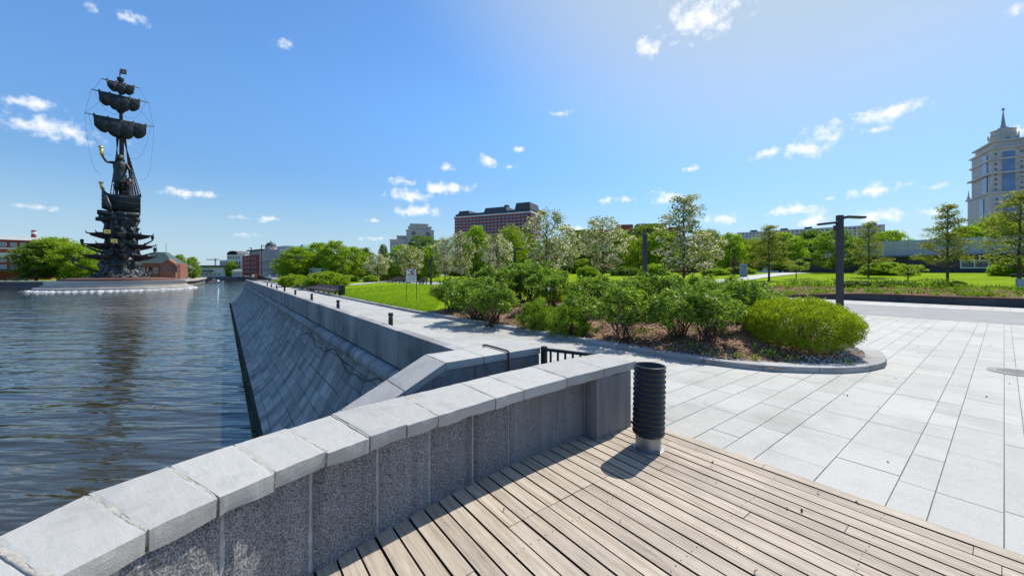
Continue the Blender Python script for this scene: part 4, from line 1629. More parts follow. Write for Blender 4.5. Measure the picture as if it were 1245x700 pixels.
for (px, D, top, wpx, kind, var, lab) in TREES:
    x, y = at(px, D)
    z = ground_z(*US(x, y))
    h = ((2 + (HY - top) / F_PX * D) - z) * 1.05
    w = wpx / F_PX * D / TW[kind] * (1.15 if kind in ('blossom', 'tall', 'bright') else (1.2 if kind == 'olive' else 1.03))
    place(PT[kind][var % len(PT[kind])], USED, (x, y, z - .05), rd.uniform(0, 6.28), (w, w, h / TH[kind]), lab, TG.get(kind))
for i in range(17):
    px = 640 + i * 27.5 + (i * 7 % 5) * 3
    D = 100 + (i * 13 % 7) * 4
    x, y = at(px, D)
    z = ground_z(*US(x, y))
    h = (2 + (HY - (291 + (i * 11 % 9))) / F_PX * D) - z
    kind = ('bright', 'deep', 'willow', 'bright', 'deep')[i % 5]
    w = 44 / F_PX * D / TW[kind]
    place(PT[kind][i % len(PT[kind])], USED, (x, y, z - .3), i * 1.3, (w, w, h / TH[kind]), 'green tree standing in the far back row of the wood', 'trees in the far back row of the wood')
# understorey that closes the wood behind the park lawn
rb = random.Random(77)
UG = []
for i in range(34):
    px = 350 + i * 16.6 + rb.uniform(-6, 6)
    D = rb.uniform(88, 120)
    UG.append((px, D, rb.uniform(309, 319), rb.uniform(26, 40), rb.choice(['bright', 'deep', 'deep', 'bright'])))
for (px, D, top, wpx, kind) in UG:
    x, y = at(px, D)
    z = ground_z(*US(x, y))
    h = (2 + (HY - top) / F_PX * D) - z
    w = wpx / F_PX * D / TW[kind]
    place(PT[kind][rb.randrange(2)], USED, (x, y, z - .9), rb.uniform(0, 6.28), (w, w, h / TH[kind]), 'low green tree filling in the wood behind the park lawn', 'low trees in the wood behind the park lawn')
# island and far bank
for (px, D, top, wpx, z, kind, lab) in [
    (44, 178, 296, 46, -2.3, 'deep', 'dark left part of the tree group on the island beside the red factory'),
    (72, 186, 289, 58, -2.3, 'bright', 'large rounded bright tree on the island left of the monument'),
    (96, 180, 296, 46, -2.3, 'bright', 'bright tree on the island closest to the monument'),
    (118, 200, 299, 30, -2.3, 'deep', 'tree partly hidden behind the left side of the monument'),
    (174, 205, 318, 16, -2.3, 'bright', 'small bush-like tree right behind the monument pedestal'),
    (219, 215, 309, 15, -2.3, 'bright', 'left of two trees on the tip of the island'),
    (235, 222, 312, 16, -2.3, 'bright', 'right of two trees on the tip of the island'),
    (281, 318, 317, 14, -1.6, 'bright', 'small round tree in front of the grey arched building'),
]:
    x, y = at(px, D)
    h = (2 + (HY - top) / F_PX * D) - z
    w = wpx / F_PX * D / TW[kind]
    place(PT[kind][0], USED, (x, y, z - .6), rd.uniform(0, 6.28), (w * 1.1, w * 1.1, h / TH[kind]), lab, 'trees on the island' if px < 260 else None)

# --- bark chips, pebbles, sprouts, grass (uncountable)
b = MB()
r = random.Random(9)
cnt = 0
while cnt < 9000:
    u, s = r.uniform(7.6, 15), r.uniform(1.5, 17)
    d, _ = seg_dist(u, s, BED)
    if not in_poly(u, s, BED) or d < .22 or (d > 4.5) or (s > 9 and r.random() < .3):
        continue
    z = bed_z(u, s)
    a = r.uniform(0, 6.28)
    L, wd = r.uniform(.03, .085), r.uniform(.012, .03)
    dx, dy = math.cos(a) * L / 2, math.sin(a) * L / 2
    ex, ey = -math.sin(a) * wd / 2, math.cos(a) * wd / 2
    t1, t2 = r.uniform(.005, .03), r.uniform(.005, .03)
    b.poly([(u - dx - ex, s - dy - ey, z + t1), (u + dx - ex, s + dy - ey, z + t2), (u + dx + ex, s + dy + ey, z + t2 + .008), (u - dx + ex, s - dy + ey, z + t1 + .008)], 0, r.random())
    cnt += 1
struct(b.build('bark_mulch', 'bark_chip', rot=ANG), 'stuff', 'brown bark chips scattered over the planting bed', 'bark mulch')
b = MB()
kin = [p for p in rl if p[1] < 17.5 and (p[0] < 13.6 or p[1] > 3.2) and p[0] < 14.4]
for p in kin:
    dens = 5 if p[1] < 4.5 else (7 if 4.5 < p[1] < 12 else 3)
    wide = .45 if p[0] > 9.6 else .16
    for _ in range(dens if wide < .3 else 12):
        i = rl.index(p)
        q = rl[min(i + 1, len(rl) - 1)]
        L = math.hypot(q[0] - p[0], q[1] - p[1]) + 1e-6
        nx, ny = -(q[1] - p[1]) / L, (q[0] - p[0]) / L
        dd = kw(*p) + r.uniform(.015, wide)
        u, s = p[0] + nx * dd + r.uniform(-.06, .06), p[1] + ny * dd + r.uniform(-.06, .06)
        rr = r.uniform(.014, .032)
        b.ball((u, s, max(.085, bed_z(u, s) if in_poly(u, s, BED) else 0) + rr * .4), (rr * r.uniform(.8, 1.3), rr, rr * .7), 6, 4, 0, r.random())
struct(b.build('pebble_strip', 'pebble', rot=ANG, smooth=True), 'stuff', 'grey pebbles strewn along the inside of the kerb', 'pebbles')


def sprouts(name, spots, mat, n, size, hgt, seed, label, cat):
    rr = np.random.default_rng(seed)
    C_, S_ = [], []
    for (u, s, z, w) in spots:
        m = int(n * rr.uniform(.5, 1.5))
        p = rr.normal(size=(m, 3)) * np.array([w, w, 0])
        p[:, 2] = rr.random(m) * hgt * rr.uniform(.5, 1.4) + .02
        C_.append(np.array([u, s, z]) + p)
        S_.append(size * rr.uniform(.6, 1.4, m))
    o = leaf_object(name, mat, np.concatenate(C_), np.concatenate(S_), .3, None, None, None, .4, seed + 1, updir=.35)
    o.rotation_euler[2] = ANG
    return struct(o, 'stuff', label, cat)


sp = []
while len(sp) < 150:
    u, s = r.uniform(7.8, 14), r.uniform(1.8, 16)
    d, _ = seg_dist(u, s, BED)
    if in_poly(u, s, BED) and .2 < d < 2.4:
        sp.append((u, s, bed_z(u, s), r.uniform(.03, .11)))
sprouts('bed_sprouts', sp, 'leaf_rose', 26, .065, .16, 3, 'small green sprouts coming up through the mulch of the planting bed', 'sprouts')
sp = []
while len(sp) < 820:
    u, s = 36.2 + 4.2 * r.random() ** 1.2, r.uniform(-12, 30)
    sp.append((u, s, garden_z(u, s) + .05, r.uniform(.08, .2)))
sprouts('flower_bed_plants', sp, 'leaf_spirea_green', 24, .13, .26, 5, 'low green bedding plants covering the flower bed', 'bedding plants')
sp = [(40.6 + r.uniform(-.5, .5), s + r.uniform(-.3, .3), garden_z(40.6, s), .22) for s in np.arange(2, 12, .22)]
sprouts('low_hedge', sp, 'leaf_deep', 60, .15, .5, 15, 'dark green low hedge at the back of the flower bed', 'hedge')
sp = []
for i in range(60):
    u, s = 37.5 + r.uniform(-.9, 1.5), r.uniform(-6, 6)
    sp.append((u, s, garden_z(u, s) + .05, .13))
b2 = sprouts('orange_flowers', sp, 'brick_red', 10, .10, .26, 25, 'small reddish flowers scattered in the flower bed', 'flowers')
r = random.Random(55)
fl_pts = []
for i in range(150):
    u, s = (r.uniform(4.6, 20), r.uniform(-4, 6)) if i % 3 else (r.uniform(4.3, 8), r.uniform(4, 30))
    if not in_poly(u, s, BED):
        fl_pts.append((u, s, .008))
for i in range(26):
    fl_pts.append((r.uniform(.9, 4.4), r.uniform(-1.2, 2.6), .03))
o = leaf_object('fallen_leaves', 'bark_chip', np.array(fl_pts), np.random.default_rng(2).uniform(.02, .05, len(fl_pts)), 6, None, None, None, .5, 8)
o.rotation_euler[2] = ANG
struct(o, 'stuff', 'a few dry brown leaf scraps lying on the slabs and the deck', 'leaves')
# blades on the near lawn and along its kerb
n = 52000
rr = np.random.default_rng(4)
uu = 7.9 + 12 * rr.random(n) ** 1.6
ssx = 15.2 + 26 * rr.random(n) ** 1.5
pts = []
for a, c in zip(uu, ssx):
    if in_poly(a, c, BED) or a < lerp_list([(0, 8.0), (1, 8.0)], 0) - .25:
        continue
    pts.append((a, c, lawn_z(a, c) + .03))
pts = np.array(pts)
o = leaf_object('lawn_grass', 'grass_blade', pts, rr.uniform(.06, .13, len(pts)), 0, None, None, None, .18, 6, updir=.6)
o.rotation_euler[2] = ANG
struct(o, 'stuff', 'short mown grass of the sunny lawn beside the promenade', 'grass')

# ------------------------------------------------------------------ street furniture
# black corrugated sleeve bollard on the deck
bu, bs = us_at(788, 545)
bl = thing('corrugated_bollard', W(bu, bs, .017), 'tall black corrugated bollard on a galvanised base at the edge of the deck', 'bollard', rot=ANG)
bl.rotation_euler = (R(.4), R(1.3), ANG)
b = MB()
b.lathe((0, 0, 0), [(.138, 0), (.138, .19)], 40)
b.build('base', 'galvanised', bl, smooth=False, bevel=.003)
b = MB(); b.lathe((0, 0, 0), [(.175, 0), (.175, .006), (.17, .008)], 40); b.build('foot_plate', 'galvanised', bl)
prof = [(.135, .150), (.160, .152)]
z = .155
nr = 13
for k in range(nr):
    p = .0575
    prof += [(.160, z + .003), (.170, z + .012), (.176, z + .022), (.177, z + .030), (.174, z + .039), (.163, z + .047), (.160, z + .053)]
    z += p
prof += [(.165, z + .004), (.176, z + .012), (.178, z + .022), (.174, z + .027), (.160, z + .028), (.156, z + .02), (.154, z - .10), (.05, z - .11)]
b = MB(); b.lathe((0, 0, 0), prof, 56); b.build('sleeve', 'black_plastic', bl, smooth=True)
b = MB(); b.lathe((0, 0, z - .104), [(.15, 0), (.15, .006), (.11, .012), (.03, .014)], 32); b.build('lens', 'glass_blue', bl, smooth=True)

# low light bollards behind the parapet
def low_bollard():
    root = thing('path_light', (0, 0, 0), 'x', 'light bollard')
    b = MB(); b.lathe((0, 0, 0), [(.072, 0), (.072, .50)], 20); b.build('post', 'dark_metal', root)
    b = MB(); b.lathe((0, 0, .50), [(.066, 0), (.066, .09)], 20); b.build('lens', 'glass', root)
    b = MB(); b.lathe((0, 0, .59), [(.078, 0), (.078, .085), (.07, .092)], 20); b.build('cap', 'dark_metal', root)
    return root


pb = low_bollard()
names = ['nearest low dark bollard light behind the parapet', 'second nearest low dark bollard light along the parapet', 'third low dark bollard light along the parapet from the viewer',
         'fourth low dark bollard light along the parapet', 'fifth low dark bollard light along the parapet', 'sixth low dark bollard light along the parapet',
         'seventh low dark bollard light along the parapet', 'eighth, farthest distinct low bollard light along the parapet']
for lab, px in zip(names, (475, 411, 379, 359, 346, 336.5, 330, 325)):
    # where the sight line meets the row of lights just inside the parapet
    k = (px - CX) / F_PX
    uu = 4.32
    D = uu / (CA * k + SA)
    s = -SA * k * D + CA * D
    place(pb, USED, W(uu, s, 0), 0, 1, lab, 'low bollard lights along the parapet')

# double floodlight post
def beam(b, p, q, w, h, mi=0):
    p, q = Vector(p), Vector(q)
    d = (q - p).normalized()
    sdv = d.cross(Vector((0, 0, 1)))
    if sdv.length < 1e-6:
        sdv = Vector((1, 0, 0))
    sdv.normalize()
    up = sdv.cross(d)
    b.obox(p - sdv * w / 2 - up * h / 2, q - p, sdv * w, up * h, mi)


x, y = at(1021, 19.3)
lp = thing('floodlight_post', (x, y, 0), 'dark square lamp post with two floodlight heads in front of the lawn', 'lamp post', rot=R(-10))
b = MB(); b.box((0, 0, 0), (.24, .24, 4.92)); b.build('post', 'lamp_paint', lp, bevel=.01)
b = MB(); b.box((-.16, 0, 4.12), (.16, .2, .26)); b.build('camera_box', 'lamp_paint', lp, bevel=.01)
for sgn, zz, tilt in ((-1, 4.55, .30), (1, 4.80, -.20)):
    b = MB(); beam(b, (0, 0, zz - .12), (sgn * .42, -.05, zz + .02), .05, .05); br_ = b.build('bracket', 'lamp_paint', lp)
    b = MB(); beam(b, (sgn * .22, -.1, zz + .06 + tilt * sgn * .22), (sgn * 1.02, -.12, zz + .06 + tilt * sgn * 1.0 * .5), .34, .10); hd = b.build('floodlight', 'lamp_paint', lp, bevel=.012)
    b = MB(); beam(b, (sgn * .30, -.1, zz + .004 + tilt * sgn * .22), (sgn * .95, -.12, zz + .004 + tilt * sgn * .95 * .5), .27, .012); b.build('lens', 'glass', hd)


def lamp_post(px, D, top, label, arm=0, wide=.2, head=True, both=False):
    x, y = at(px, D)
    z = ground_z(*US(x, y))
    h = 2 + (HY - top) / F_PX * D - z
    t = thing('lamp_post', (x, y, z), label, 'lamp post', 'dark lamp posts in the park')
    b = MB(); b.box((0, 0, 0), (wide, wide, h)); b.build('post', 'lamp_paint', t, bevel=.01)
    if arm:
        b = MB(); b.box((arm / 2, 0, h - .16), (abs(arm), .14, .13)); b.build('arm', 'lamp_paint', t, bevel=.01)
        if both:
            b = MB(); b.box((-arm / 2, 0, h - .5), (abs(arm), .14, .13)); b.build('arm', 'lamp_paint', t, bevel=.01)
        b = MB(); b.box((arm * .75, 0, h - .20), (abs(arm) * .4, .11, .035)); b.build('lens', 'glass', t)
    else:
        b = MB(); b.box((0, 0, h), (wide * 1.15, wide * 1.15, .05)); b.build('cap', 'lamp_paint', t)
        b = MB(); b.box((0, -.16, h * .8), (.3, .2, .18)); b.build('floodlight', 'lamp_paint', t, bevel=.01)
    return t


lamp_post(784, 33, 286, 'thick dark lamp post rising from the middle of the planting bed', 0, .34)
lamp_post(524, 50, 314, 'dark lamp post with two short arms on the lawn right of the sign', .75, .24, both=True)
lamp_post(626, 46, 302, 'dark lamp post with one bracket arm behind the tallest shrub', .95, .24)
lamp_post(416, 52, 318, 'slim dark lamp post behind the black litter bin', .5, .14)
lamp_post(463, 58, 318, 'slim dark lamp post among the blossom trees left of the sign', 0, .14)
lamp_post(318, 92, 298, 'tall thin lamp post at the far end of the promenade', .6, .16)
lamp_post(305.5, 98, 301, 'distant thin lamp post before the red brick building', -.6, .16)

# warning sign on two thin posts
x, y = at(500, 23.6)
zs = ground_z(*US(x, y))
sg = thing('warning_sign', (x, y, zs), 'white prohibition sign with a red border on two thin posts in the lawn', 'sign', rot=R(12))
for dx in (-.30, .32):
    b = MB(); b.chain([(dx, .02, -.2), (dx, .02, 2.25 - zs)], .018, 8); b.build('post', 'dark_metal', sg)
zt = 2.0 + (331 - 326.6) / 458 * 23.6 - zs
zb_ = 2.0 + (331 - 342.6) / 458 * 23.6 - zs
zm = zt - (zt - zb_) * .58
b = MB(); b.box((0, 0, zb_), (.64, .02, zt - zb_)); bd = b.build('board', 'white_paint', sg, bevel=.004)
b = MB()
for (x0, x1, z0, z1) in ((-.32, .32, zt - .03, zt), (-.32, .32, zm, zm + .028), (-.32, -.292, zm + .028, zt - .03), (.292, .32, zm + .028, zt - .03)):
    b.obox((x0, -.0145, z0), (x1 - x0, 0, 0), (0, .004, 0), (0, 0, z1 - z0))
b.build('border', 'red_paint', sg)
b = MB()          # pictogram: a figure diving into waves, on the edge of a block
hz_ = zt - zm
for poly in ([(-.20, .10), (.20, .10), (.20, .17), (-.20, .17)], [(.02, .20), (.20, .20), (.20, .24), (.10, .24), (.02, .32), (-.06, .30)], [(-.02, .26), (.12, .40), (.20, .40), (.20, .46), (.08, .46), (-.06, .32)], [(.10, .30), (.22, .30), (.22, .38), (.14, .36)]):
    b.poly([(px_, -.0135, zm + pz_ * hz_ / .5 * .95) for px_, pz_ in poly])
b.build('pictogram', 'black_paint', sg)
b = MB(); b.obox((-.24, -.019, zt - .07), (.025, 0, .035), (0, .004, 0), (.44, 0, -(hz_ - .13))); b.build('red_stroke', 'red_paint', sg)
b = MB()
for k in range(4):
    zz = zm - .05 - k * .062
    wk = (.48, .52, .44, .50)[k]
    b.obox((-wk / 2, -.0135, zz), (wk, 0, 0), (0, .004, 0), (0, 0, -.026))
b.build('text_lines', 'grey_line', sg)

# long timber bench and litter bin
def bench(s0, s1, u0, label, name='long_bench', z=0.0):
    t = thing(name, W(u0, s0, z), label, 'bench', 'slatted timber benches', rot=ANG)
    L = s1 - s0
    for k in range(6):
        b = MB(); b.obox((.10 + k * .11, 0, .40 + .012 * k), (.095, 0, 0), (0, L, 0), (0, 0, .045)); b.build('seat_slat', 'bench_wood', t)
    for k in range(4):
        b = MB(); b.obox((.76 + k * .07, 0, .47 + k * .065), (.06, 0, .03), (0, L, 0), (-.02, 0, .05)); b.build('back_slat', 'bench_wood', t)
    b = MB(); b.obox((.08, -.004, .25), (.04, 0, 0), (0, L + .008, 0), (0, 0, .17)); b.build('apron', 'bench_wood', t)
    n = max(2, int(L / 2.2))
    for k in range(n + 1):
        b = MB()
        b.obox((.16, k * (L - .1) / n, -.05), (.08, 0, 0), (0, .1, 0), (0, 0, .44)); b.obox((.66, k * (L - .1) / n, -.05), (.1, 0, 0), (0, .1, 0), (.22, 0, .66)); b.obox((.24, k * (L - .1) / n, .30), (.44, 0, 0), (0, .1, 0), (0, 0, .08))
        b.build('support', 'dark_metal', t)
    return t


bench(34.3, 62, 7.25, 'long brown slatted bench along the lawn edge of the promenade')
x, y = at(480, 50)
u_, s_ = US(x, y)
bench(s_ - 2.6, s_ + 3, u_, 'dark red-brown slatted bench on the far lawn left of the sign', z=ground_z(u_, s_))
x, y = at(509, 47)
u_, s_ = US(x, y)
bench(s_ - .6, s_ + 1.2, u_, 'short dark bench on the far lawn right of the sign', z=ground_z(u_, s_))
x, y = at(415.5, 32.6)
u_, s_ = US(x, y)
lb = thing('litter_bin', (x, y, ground_z(u_, s_)), 'black cylindrical litter bin at the near end of the long bench', 'litter bin')
b = MB(); b.lathe((0, 0, 0), [(.26, 0), (.28, .05), (.28, .78)], 24); b.build('body', 'black_plastic', lb)
b = MB(); b.lathe((0, 0, .78), [(.30, 0), (.30, .08), (.20, .085), (.18, .02)], 24); b.build('rim', 'dark_metal', lb)

# slatted direction sign, information pillar, utility boxes
x, y = at(648, 52)
z = ground_z(*US(x, y))
ds = thing('direction_sign', (x, y, z), 'dark slatted direction sign on a pole beside the tall blossom tree', 'sign')
b = MB(); b.box((0, 0, 0), (.12, .12, 4.6 - z)); b.build('post', 'lamp_paint', ds)
for k in range(3):
    b = MB(); b.box((.15, 0, 4.25 - z - k * .36), (1.5, .06, .26)); b.build('board', 'lamp_paint', ds)
x, y = at(904, 52)
z = ground_z(*US(x, y))
ip = thing('information_pillar', (x, y, z - .05), 'blue-grey flat information pillar at the end of the white path', 'pillar', rot=R(-30))
b = MB(); b.box((0, 0, 0), (.9, .3, 1.85)); b.build('body', 'render_grey', ip, bevel=.02)
b = MB(); b.box((0, -.152, .2), (.7, .006, 1.5)); b.build('panel', 'glass_blue', ip)
x, y = at(1243, 25.5)
z = ground_z(*US(x, y))
ub = thing('utility_box', (x, y, z), 'pale grey utility box in the flower bed at the right edge', 'box', rot=R(-50))
b = MB(); b.box((0, 0, 0), (.55, .35, .62)); b.build('body', 'render_grey', ub, bevel=.015)
b = MB(); b.box((0, -.178, .06), (.42, .006, .48)); b.build('door', 'panel_pale', ub)
x, y = at(1237, 29)
z = ground_z(*US(x, y))
ub = thing('floodlight_box', (x, y, z), 'small dark ground floodlight above the pale utility box at the right edge', 'floodlight', rot=R(-50))
b = MB(); b.box((0, 0, .55), (.62, .2, .28)); b.build('body', 'dark_metal', ub, bevel=.01)
b = MB(); b.chain([(0, 0, -.1), (0, 0, .56)], .03, 8); b.build('post', 'dark_metal', ub)

# retaining wall of the flower bed
rw = thing('retaining_wall', W(35.85, 0, 0), 'low dark retaining wall with a brick-red cap along the flower bed', 'wall', rot=ANG)
b, cpm = MB(), MB()
ss = np.arange(-14, 13, .75)
for s in ss:
    h0, h1 = garden_z(36, s) + .03, garden_z(36, s + .75) + .03
    bb = .0
    b.v += [(35.75 + bb, s, -.05), (35.97, s, -.05), (35.97, s + .745, -.05), (35.75, s + .745, -.05), (35.80, s, h0), (35.97, s, h0), (35.97, s + .745, h1), (35.80, s + .745, h1)]
    k = len(b.v) - 8
    t = rd.random()
    for q in ((3, 2, 1, 0), (4, 5, 6, 7), (0, 1, 5, 4), (1, 2, 6, 5), (2, 3, 7, 6), (3, 0, 4, 7)):
        b.face([k + i for i in q], 0, t)
    cpm.v += [(35.72, s, h0 + .002), (36.0, s, h0 + .002), (36.0, s + .745, h1 + .002), (35.72, s + .745, h1 + .002), (35.72, s, h0 + .06), (36.0, s, h0 + .06), (36.0, s + .745, h1 + .06), (35.72, s + .745, h1 + .06)]
    k = len(cpm.v) - 8
    for q in ((3, 2, 1, 0), (4, 5, 6, 7), (0, 1, 5, 4), (1, 2, 6, 5), (2, 3, 7, 6), (3, 0, 4, 7)):
        cpm.face([k + i for i in q], 0, t)
RO = (35.85, 0, 0)
loc_shift(b, RO).build('body', 'dark_stone', rw)
loc_shift(cpm, RO).build('cap', 'brick_band', rw)

# white garden path draped over the far lawn
def path_strip(name, L, R_, mat):
    b = MB()
    n = 26
    for i in range(n + 1):
        f = i / n
        a, c = lerp_chain(L, f), lerp_chain(R_, f)
        for k in range(5):
            u = a[0] + (c[0] - a[0]) * k / 4
            s = a[1] + (c[1] - a[1]) * k / 4
            b.v.append((u, s, ground_z(u, s) + .05))
    for i in range(n):
        for k in range(4):
            q = i * 5 + k
            b.face((q, q + 1, q + 6, q + 5))
    return struct(b.build(name, mat, smooth=True, rot=ANG))


def lerp_chain(P, f):
    f *= len(P) - 1
    k = min(int(f), len(P) - 2)
    return lerp2(P[k], P[k + 1], f - k)


pa = [US(*at(p, d)) for p, d in ((800, 36), (832, 40), (870, 46), (905, 53), (962, 66))]
pc = [US(*at(p, d)) for p, d in ((832, 33), (862, 36.5), (896, 42), (928, 48), (985, 60))]
path_strip('garden_path', pa, pc, 'paving')
pa = [US(*at(p, d)) for p, d in ((395, 50), (424, 46), (450, 50), (480, 55), (520, 60))]
pc = [US(*at(p, d)) for p, d in ((405, 46), (428, 43), (456, 47), (486, 52), (528, 56))]
path_strip('lawn_path', pa, pc, 'paving')

# ------------------------------------------------------------------ buildings
def win_mesh(w, h, glass='glass', frame='win_frame', fr=.12):
    b = MB()
    f = fr * min(w, h)
    b.obox((0, -.06, 0), (w, 0, 0), (0, .1, 0), (0, 0, f)); b.obox((0, -.06, h - f), (w, 0, 0), (0, .1, 0), (0, 0, f))
    b.obox((0, -.06, f), (f, 0, 0), (0, .1, 0), (0, 0, h - 2 * f)); b.obox((w - f, -.06, f), (f, 0, 0), (0, .1, 0), (0, 0, h - 2 * f))
    b.obox((f, -.03, f), (w - 2 * f, 0, 0), (0, .06, 0), (0, 0, h - 2 * f), 1)
    b.obox((w / 2 - f * .3, -.05, f), (f * .6, 0, 0), (0, .03, 0), (0, 0, h - 2 * f))
    return b


def add_windows(root, spots, w, h, glass='glass', frame='win_frame', rot=0.0, limit=100, yoff=0.0):
    """spots = local (x, y, z) of the lower left corners; the nearest hundred are parts of their own"""
    proto = None
    for p in spots[:limit]:
        if proto is None:
            proto = win_mesh(w, h).build('window', [frame, glass], root)
            o = proto
        else:
            o = proto.copy(); COL.objects.link(o); o.parent = root
        o.location = p
        o.rotation_euler[2] = rot
    if len(spots) > limit:
        b = MB()
        cs, sn = math.cos(rot), math.sin(rot)
        for p in spots[limit:]:
            q = win_mesh(w, h)
            k = len(b.v)
            b.v += [(p[0] + cs * x - sn * y, p[1] + sn * x + cs * y, p[2] + z) for x, y, z in q.v]
            b.f += [tuple(i + k for i in f) for f in q.f]; b.mi += q.mi; b.t += q.t
        o = b.build('windows_beyond', [frame, glass], root)
        o['kind'] = 'stuff'


def facade_frame(pxA, DA, pxB, DB):
    A, B = Vector((*at(pxA, DA), 0)), Vector((*at(pxB, DB), 0))
    return A, B, math.atan2(B.y - A.y, B.x - A.x), (B - A).length


def zpx(y, D):
    return 2 + (HY - y) / F_PX * D


def block(name, label, A, rot, L, depth, z0, z1, mat, cat='building', part='wall'):
    t = thing(name, (A.x, A.y, z0), label, cat, rot=rot)
    b = MB(); b.obox((0, 0, 0), (L, 0, 0), (0, depth, 0), (0, 0, z1 - z0)); b.build(part, mat, t)
    return t


# brick hotel
A, B, rt, L = facade_frame(553, 464, 645, 420)
zt_ = zpx(258, 420)
ht = block('hotel_building', 'large brick hotel block with white-edged dark mansard roof behind the trees', A, rt, L, 30, 0, zt_, 'brick_hotel')
sp = []
nfl = 18
fh = (zt_ - 1.5) / nfl
for k in range(nfl - 1, 4, -1):
    for i in range(20):
        sp.append((1.5 + i * (L - 3) / 20, -.02, k * fh + .9))
add_windows(ht, sp, (L - 3) / 20 * .72, fh * .55, 'glass_blue', 'render_grey')
add_windows(ht, [(L + .02, 2 + i * 5.4, k * fh + .9) for k in range(nfl - 1, 6, -1) for i in range(5)], 3.2, fh * .62, 'glass_blue', 'win_frame', R(90))
for k in range(5, nfl):
    b = MB(); b.obox((-.3, -.7, k * fh + fh * .86), (L + .6, 0, 0), (0, .65, 0), (0, 0, 1.1)); b.build('floor_band', 'brick_hotel', ht)
b = MB(); b.obox((-1, -1.5, zt_ - .6), (L + 2, 0, 0), (0, 33, 0), (0, 0, 1.6)); b.build('cornice', 'render_white', ht)


def mansard(b, x0, x1, y0, y1, z0, z1, inset):
    k = len(b.v)
    b.v += [(x0, y0, z0), (x1, y0, z0), (x1, y1, z0), (x0, y1, z0), (x0 + inset, y0 + inset, z1), (x1 - inset, y0 + inset, z1), (x1 - inset, y1 - inset, z1), (x0 + inset, y1 - inset, z1)]
    for q in ((3, 2, 1, 0), (4, 5, 6, 7), (0, 1, 5, 4), (1, 2, 6, 5), (2, 3, 7, 6), (3, 0, 4, 7)):
        b.face([k + i for i in q])


b = MB()
mansard(b, 0, L, 0, 30, zt_ + 1.0, zt_ + 4.2, 1.0)
mansard(b, 4, 20, 1, 29, zt_ + 4.1, zt_ + 8, 1.2)
mansard(b, L * .40, L * .70, 1, 29, zt_ + 4.1, zt_ + 9.2, 1.5)
mansard(b, L - 20, L - .5, .5, 29, zt_ + 4.1, zt_ + 12, 1.5)
b.box((L * .66, 10, zt_ + 8.5), (4, 6, 3.5))
b.build('roof', 'roof_dark', ht)

# beige stepped building
A, B, rt, L = facade_frame(474, 400, 545, 415)
bt = thing('stepped_building', (A.x, A.y, 0), 'beige apartment building with a stepped top and round windows', 'building', rot=rt)
k_ = L / 71.0
X = lambda px: (px - 474) * k_
for (x0, x1, ytop, y0, y1) in ((474, 495, 292, 2, 20), (482, 500, 287, 4, 20), (493.5, 527, 280, -1, 26), (496, 524, 275.5, 1, 24), (498, 520, 272, 3, 22), (526, 545, 292, 1, 20)):
    b = MB(); b.obox((X(x0), y0, 0), (X(x1) - X(x0), 0, 0), (0, y1 - y0, 0), (0, 0, zpx(ytop, 403))); b.build('wall', 'render_beige', bt)
    b = MB(); b.obox((X(x0) - .5, y0 - .5, zpx(ytop, 403) + .002), (X(x1) - X(x0) + 1, 0, 0), (0, y1 - y0 + 1, 0), (0, 0, .9)); b.build('cornice', 'render_cream', bt)
sp = []
for (x0, x1, ytop, y0, rows) in ((493.5, 527, 283, -1.02, 8), (474, 492, 294, 1.98, 6), (527.5, 545, 294, .98, 6)):
    for k in range(rows):
        z = zpx(ytop, 403) - 3.2 - k * 3.1
        nn = int((X(x1) - X(x0)) / 2.9)
        for i in range(nn):
            sp.append((X(x0) + .7 + i * 2.9, y0, z))
add_windows(bt, sp, 1.8, 2.0, 'glass_blue', 'render_cream')
add_windows(bt, [(X(499) + i * 2.9, .98, zpx(278.6, 403)) for i in range(7)], 1.9, 1.8, 'glass_blue', 'render_cream')
for pxc in (502.5, 519.5):
    b = MB()
    for k in range(24):
        a0, a1 = 2 * math.pi * k / 24, 2 * math.pi * (k + 1) / 24
        c0 = Vector((X(pxc), -1.3, zpx(284, 403)))
        p = [c0 + Vector((math.cos(a) * r_, 0, math.sin(a) * r_)) for r_, a in ((2.6, a0), (2.6, a1), (3.3, a1), (3.3, a0))]
        b.poly(p, 0); b.poly([c0 + Vector((0, .05, 0)), c0 + Vector((math.cos(a0) * 2.6, .05, math.sin(a0) * 2.6)), c0 + Vector((math.cos(a1) * 2.6, .05, math.sin(a1) * 2.6))], 1)
        q0, q1 = p[3], p[2]
        b.poly([q0, q1, q1 + Vector((0, .4, 0)), q0 + Vector((0, .4, 0))], 0)
    b.build('round_window', ['render_cream', 'glass'], bt)

# far red building
A, B, rt, L = facade_frame(699, 262, 832, 250)
rb_ = block('red_building', 'long red brick building with stepped towers showing above the blossom trees', A, rt, L, 14, 0, zpx(280, 258), 'brick_red')
for (x0, x1, yt) in ((751, 771, 273), (776, 811, 272.5), (815, 828, 277)):
    a, c = (x0 - 699) / 133 * L, (x1 - 699) / 133 * L
    b = MB(); b.obox((a, -.4, zpx(282, 256)), (c - a, 0, 0), (0, 12, 0), (0, 0, zpx(yt, 256) - zpx(282, 256))); b.build('tower', 'brick_red', rb_)
b = MB(); b.obox((-.3, -.3, zpx(280, 258) + .002), (L + .6, 0, 0), (0, 14.6, 0), (0, 0, .5)); b.build('parapet', 'roof_dark', rb_)
add_windows(rb_, [(2 + i * 3.2, -.02, zpx(280, 258) - 2.6 - k * 3) for k in range(3) for i in range(22)], 1.5, 1.7, 'glass', 'win_frame')

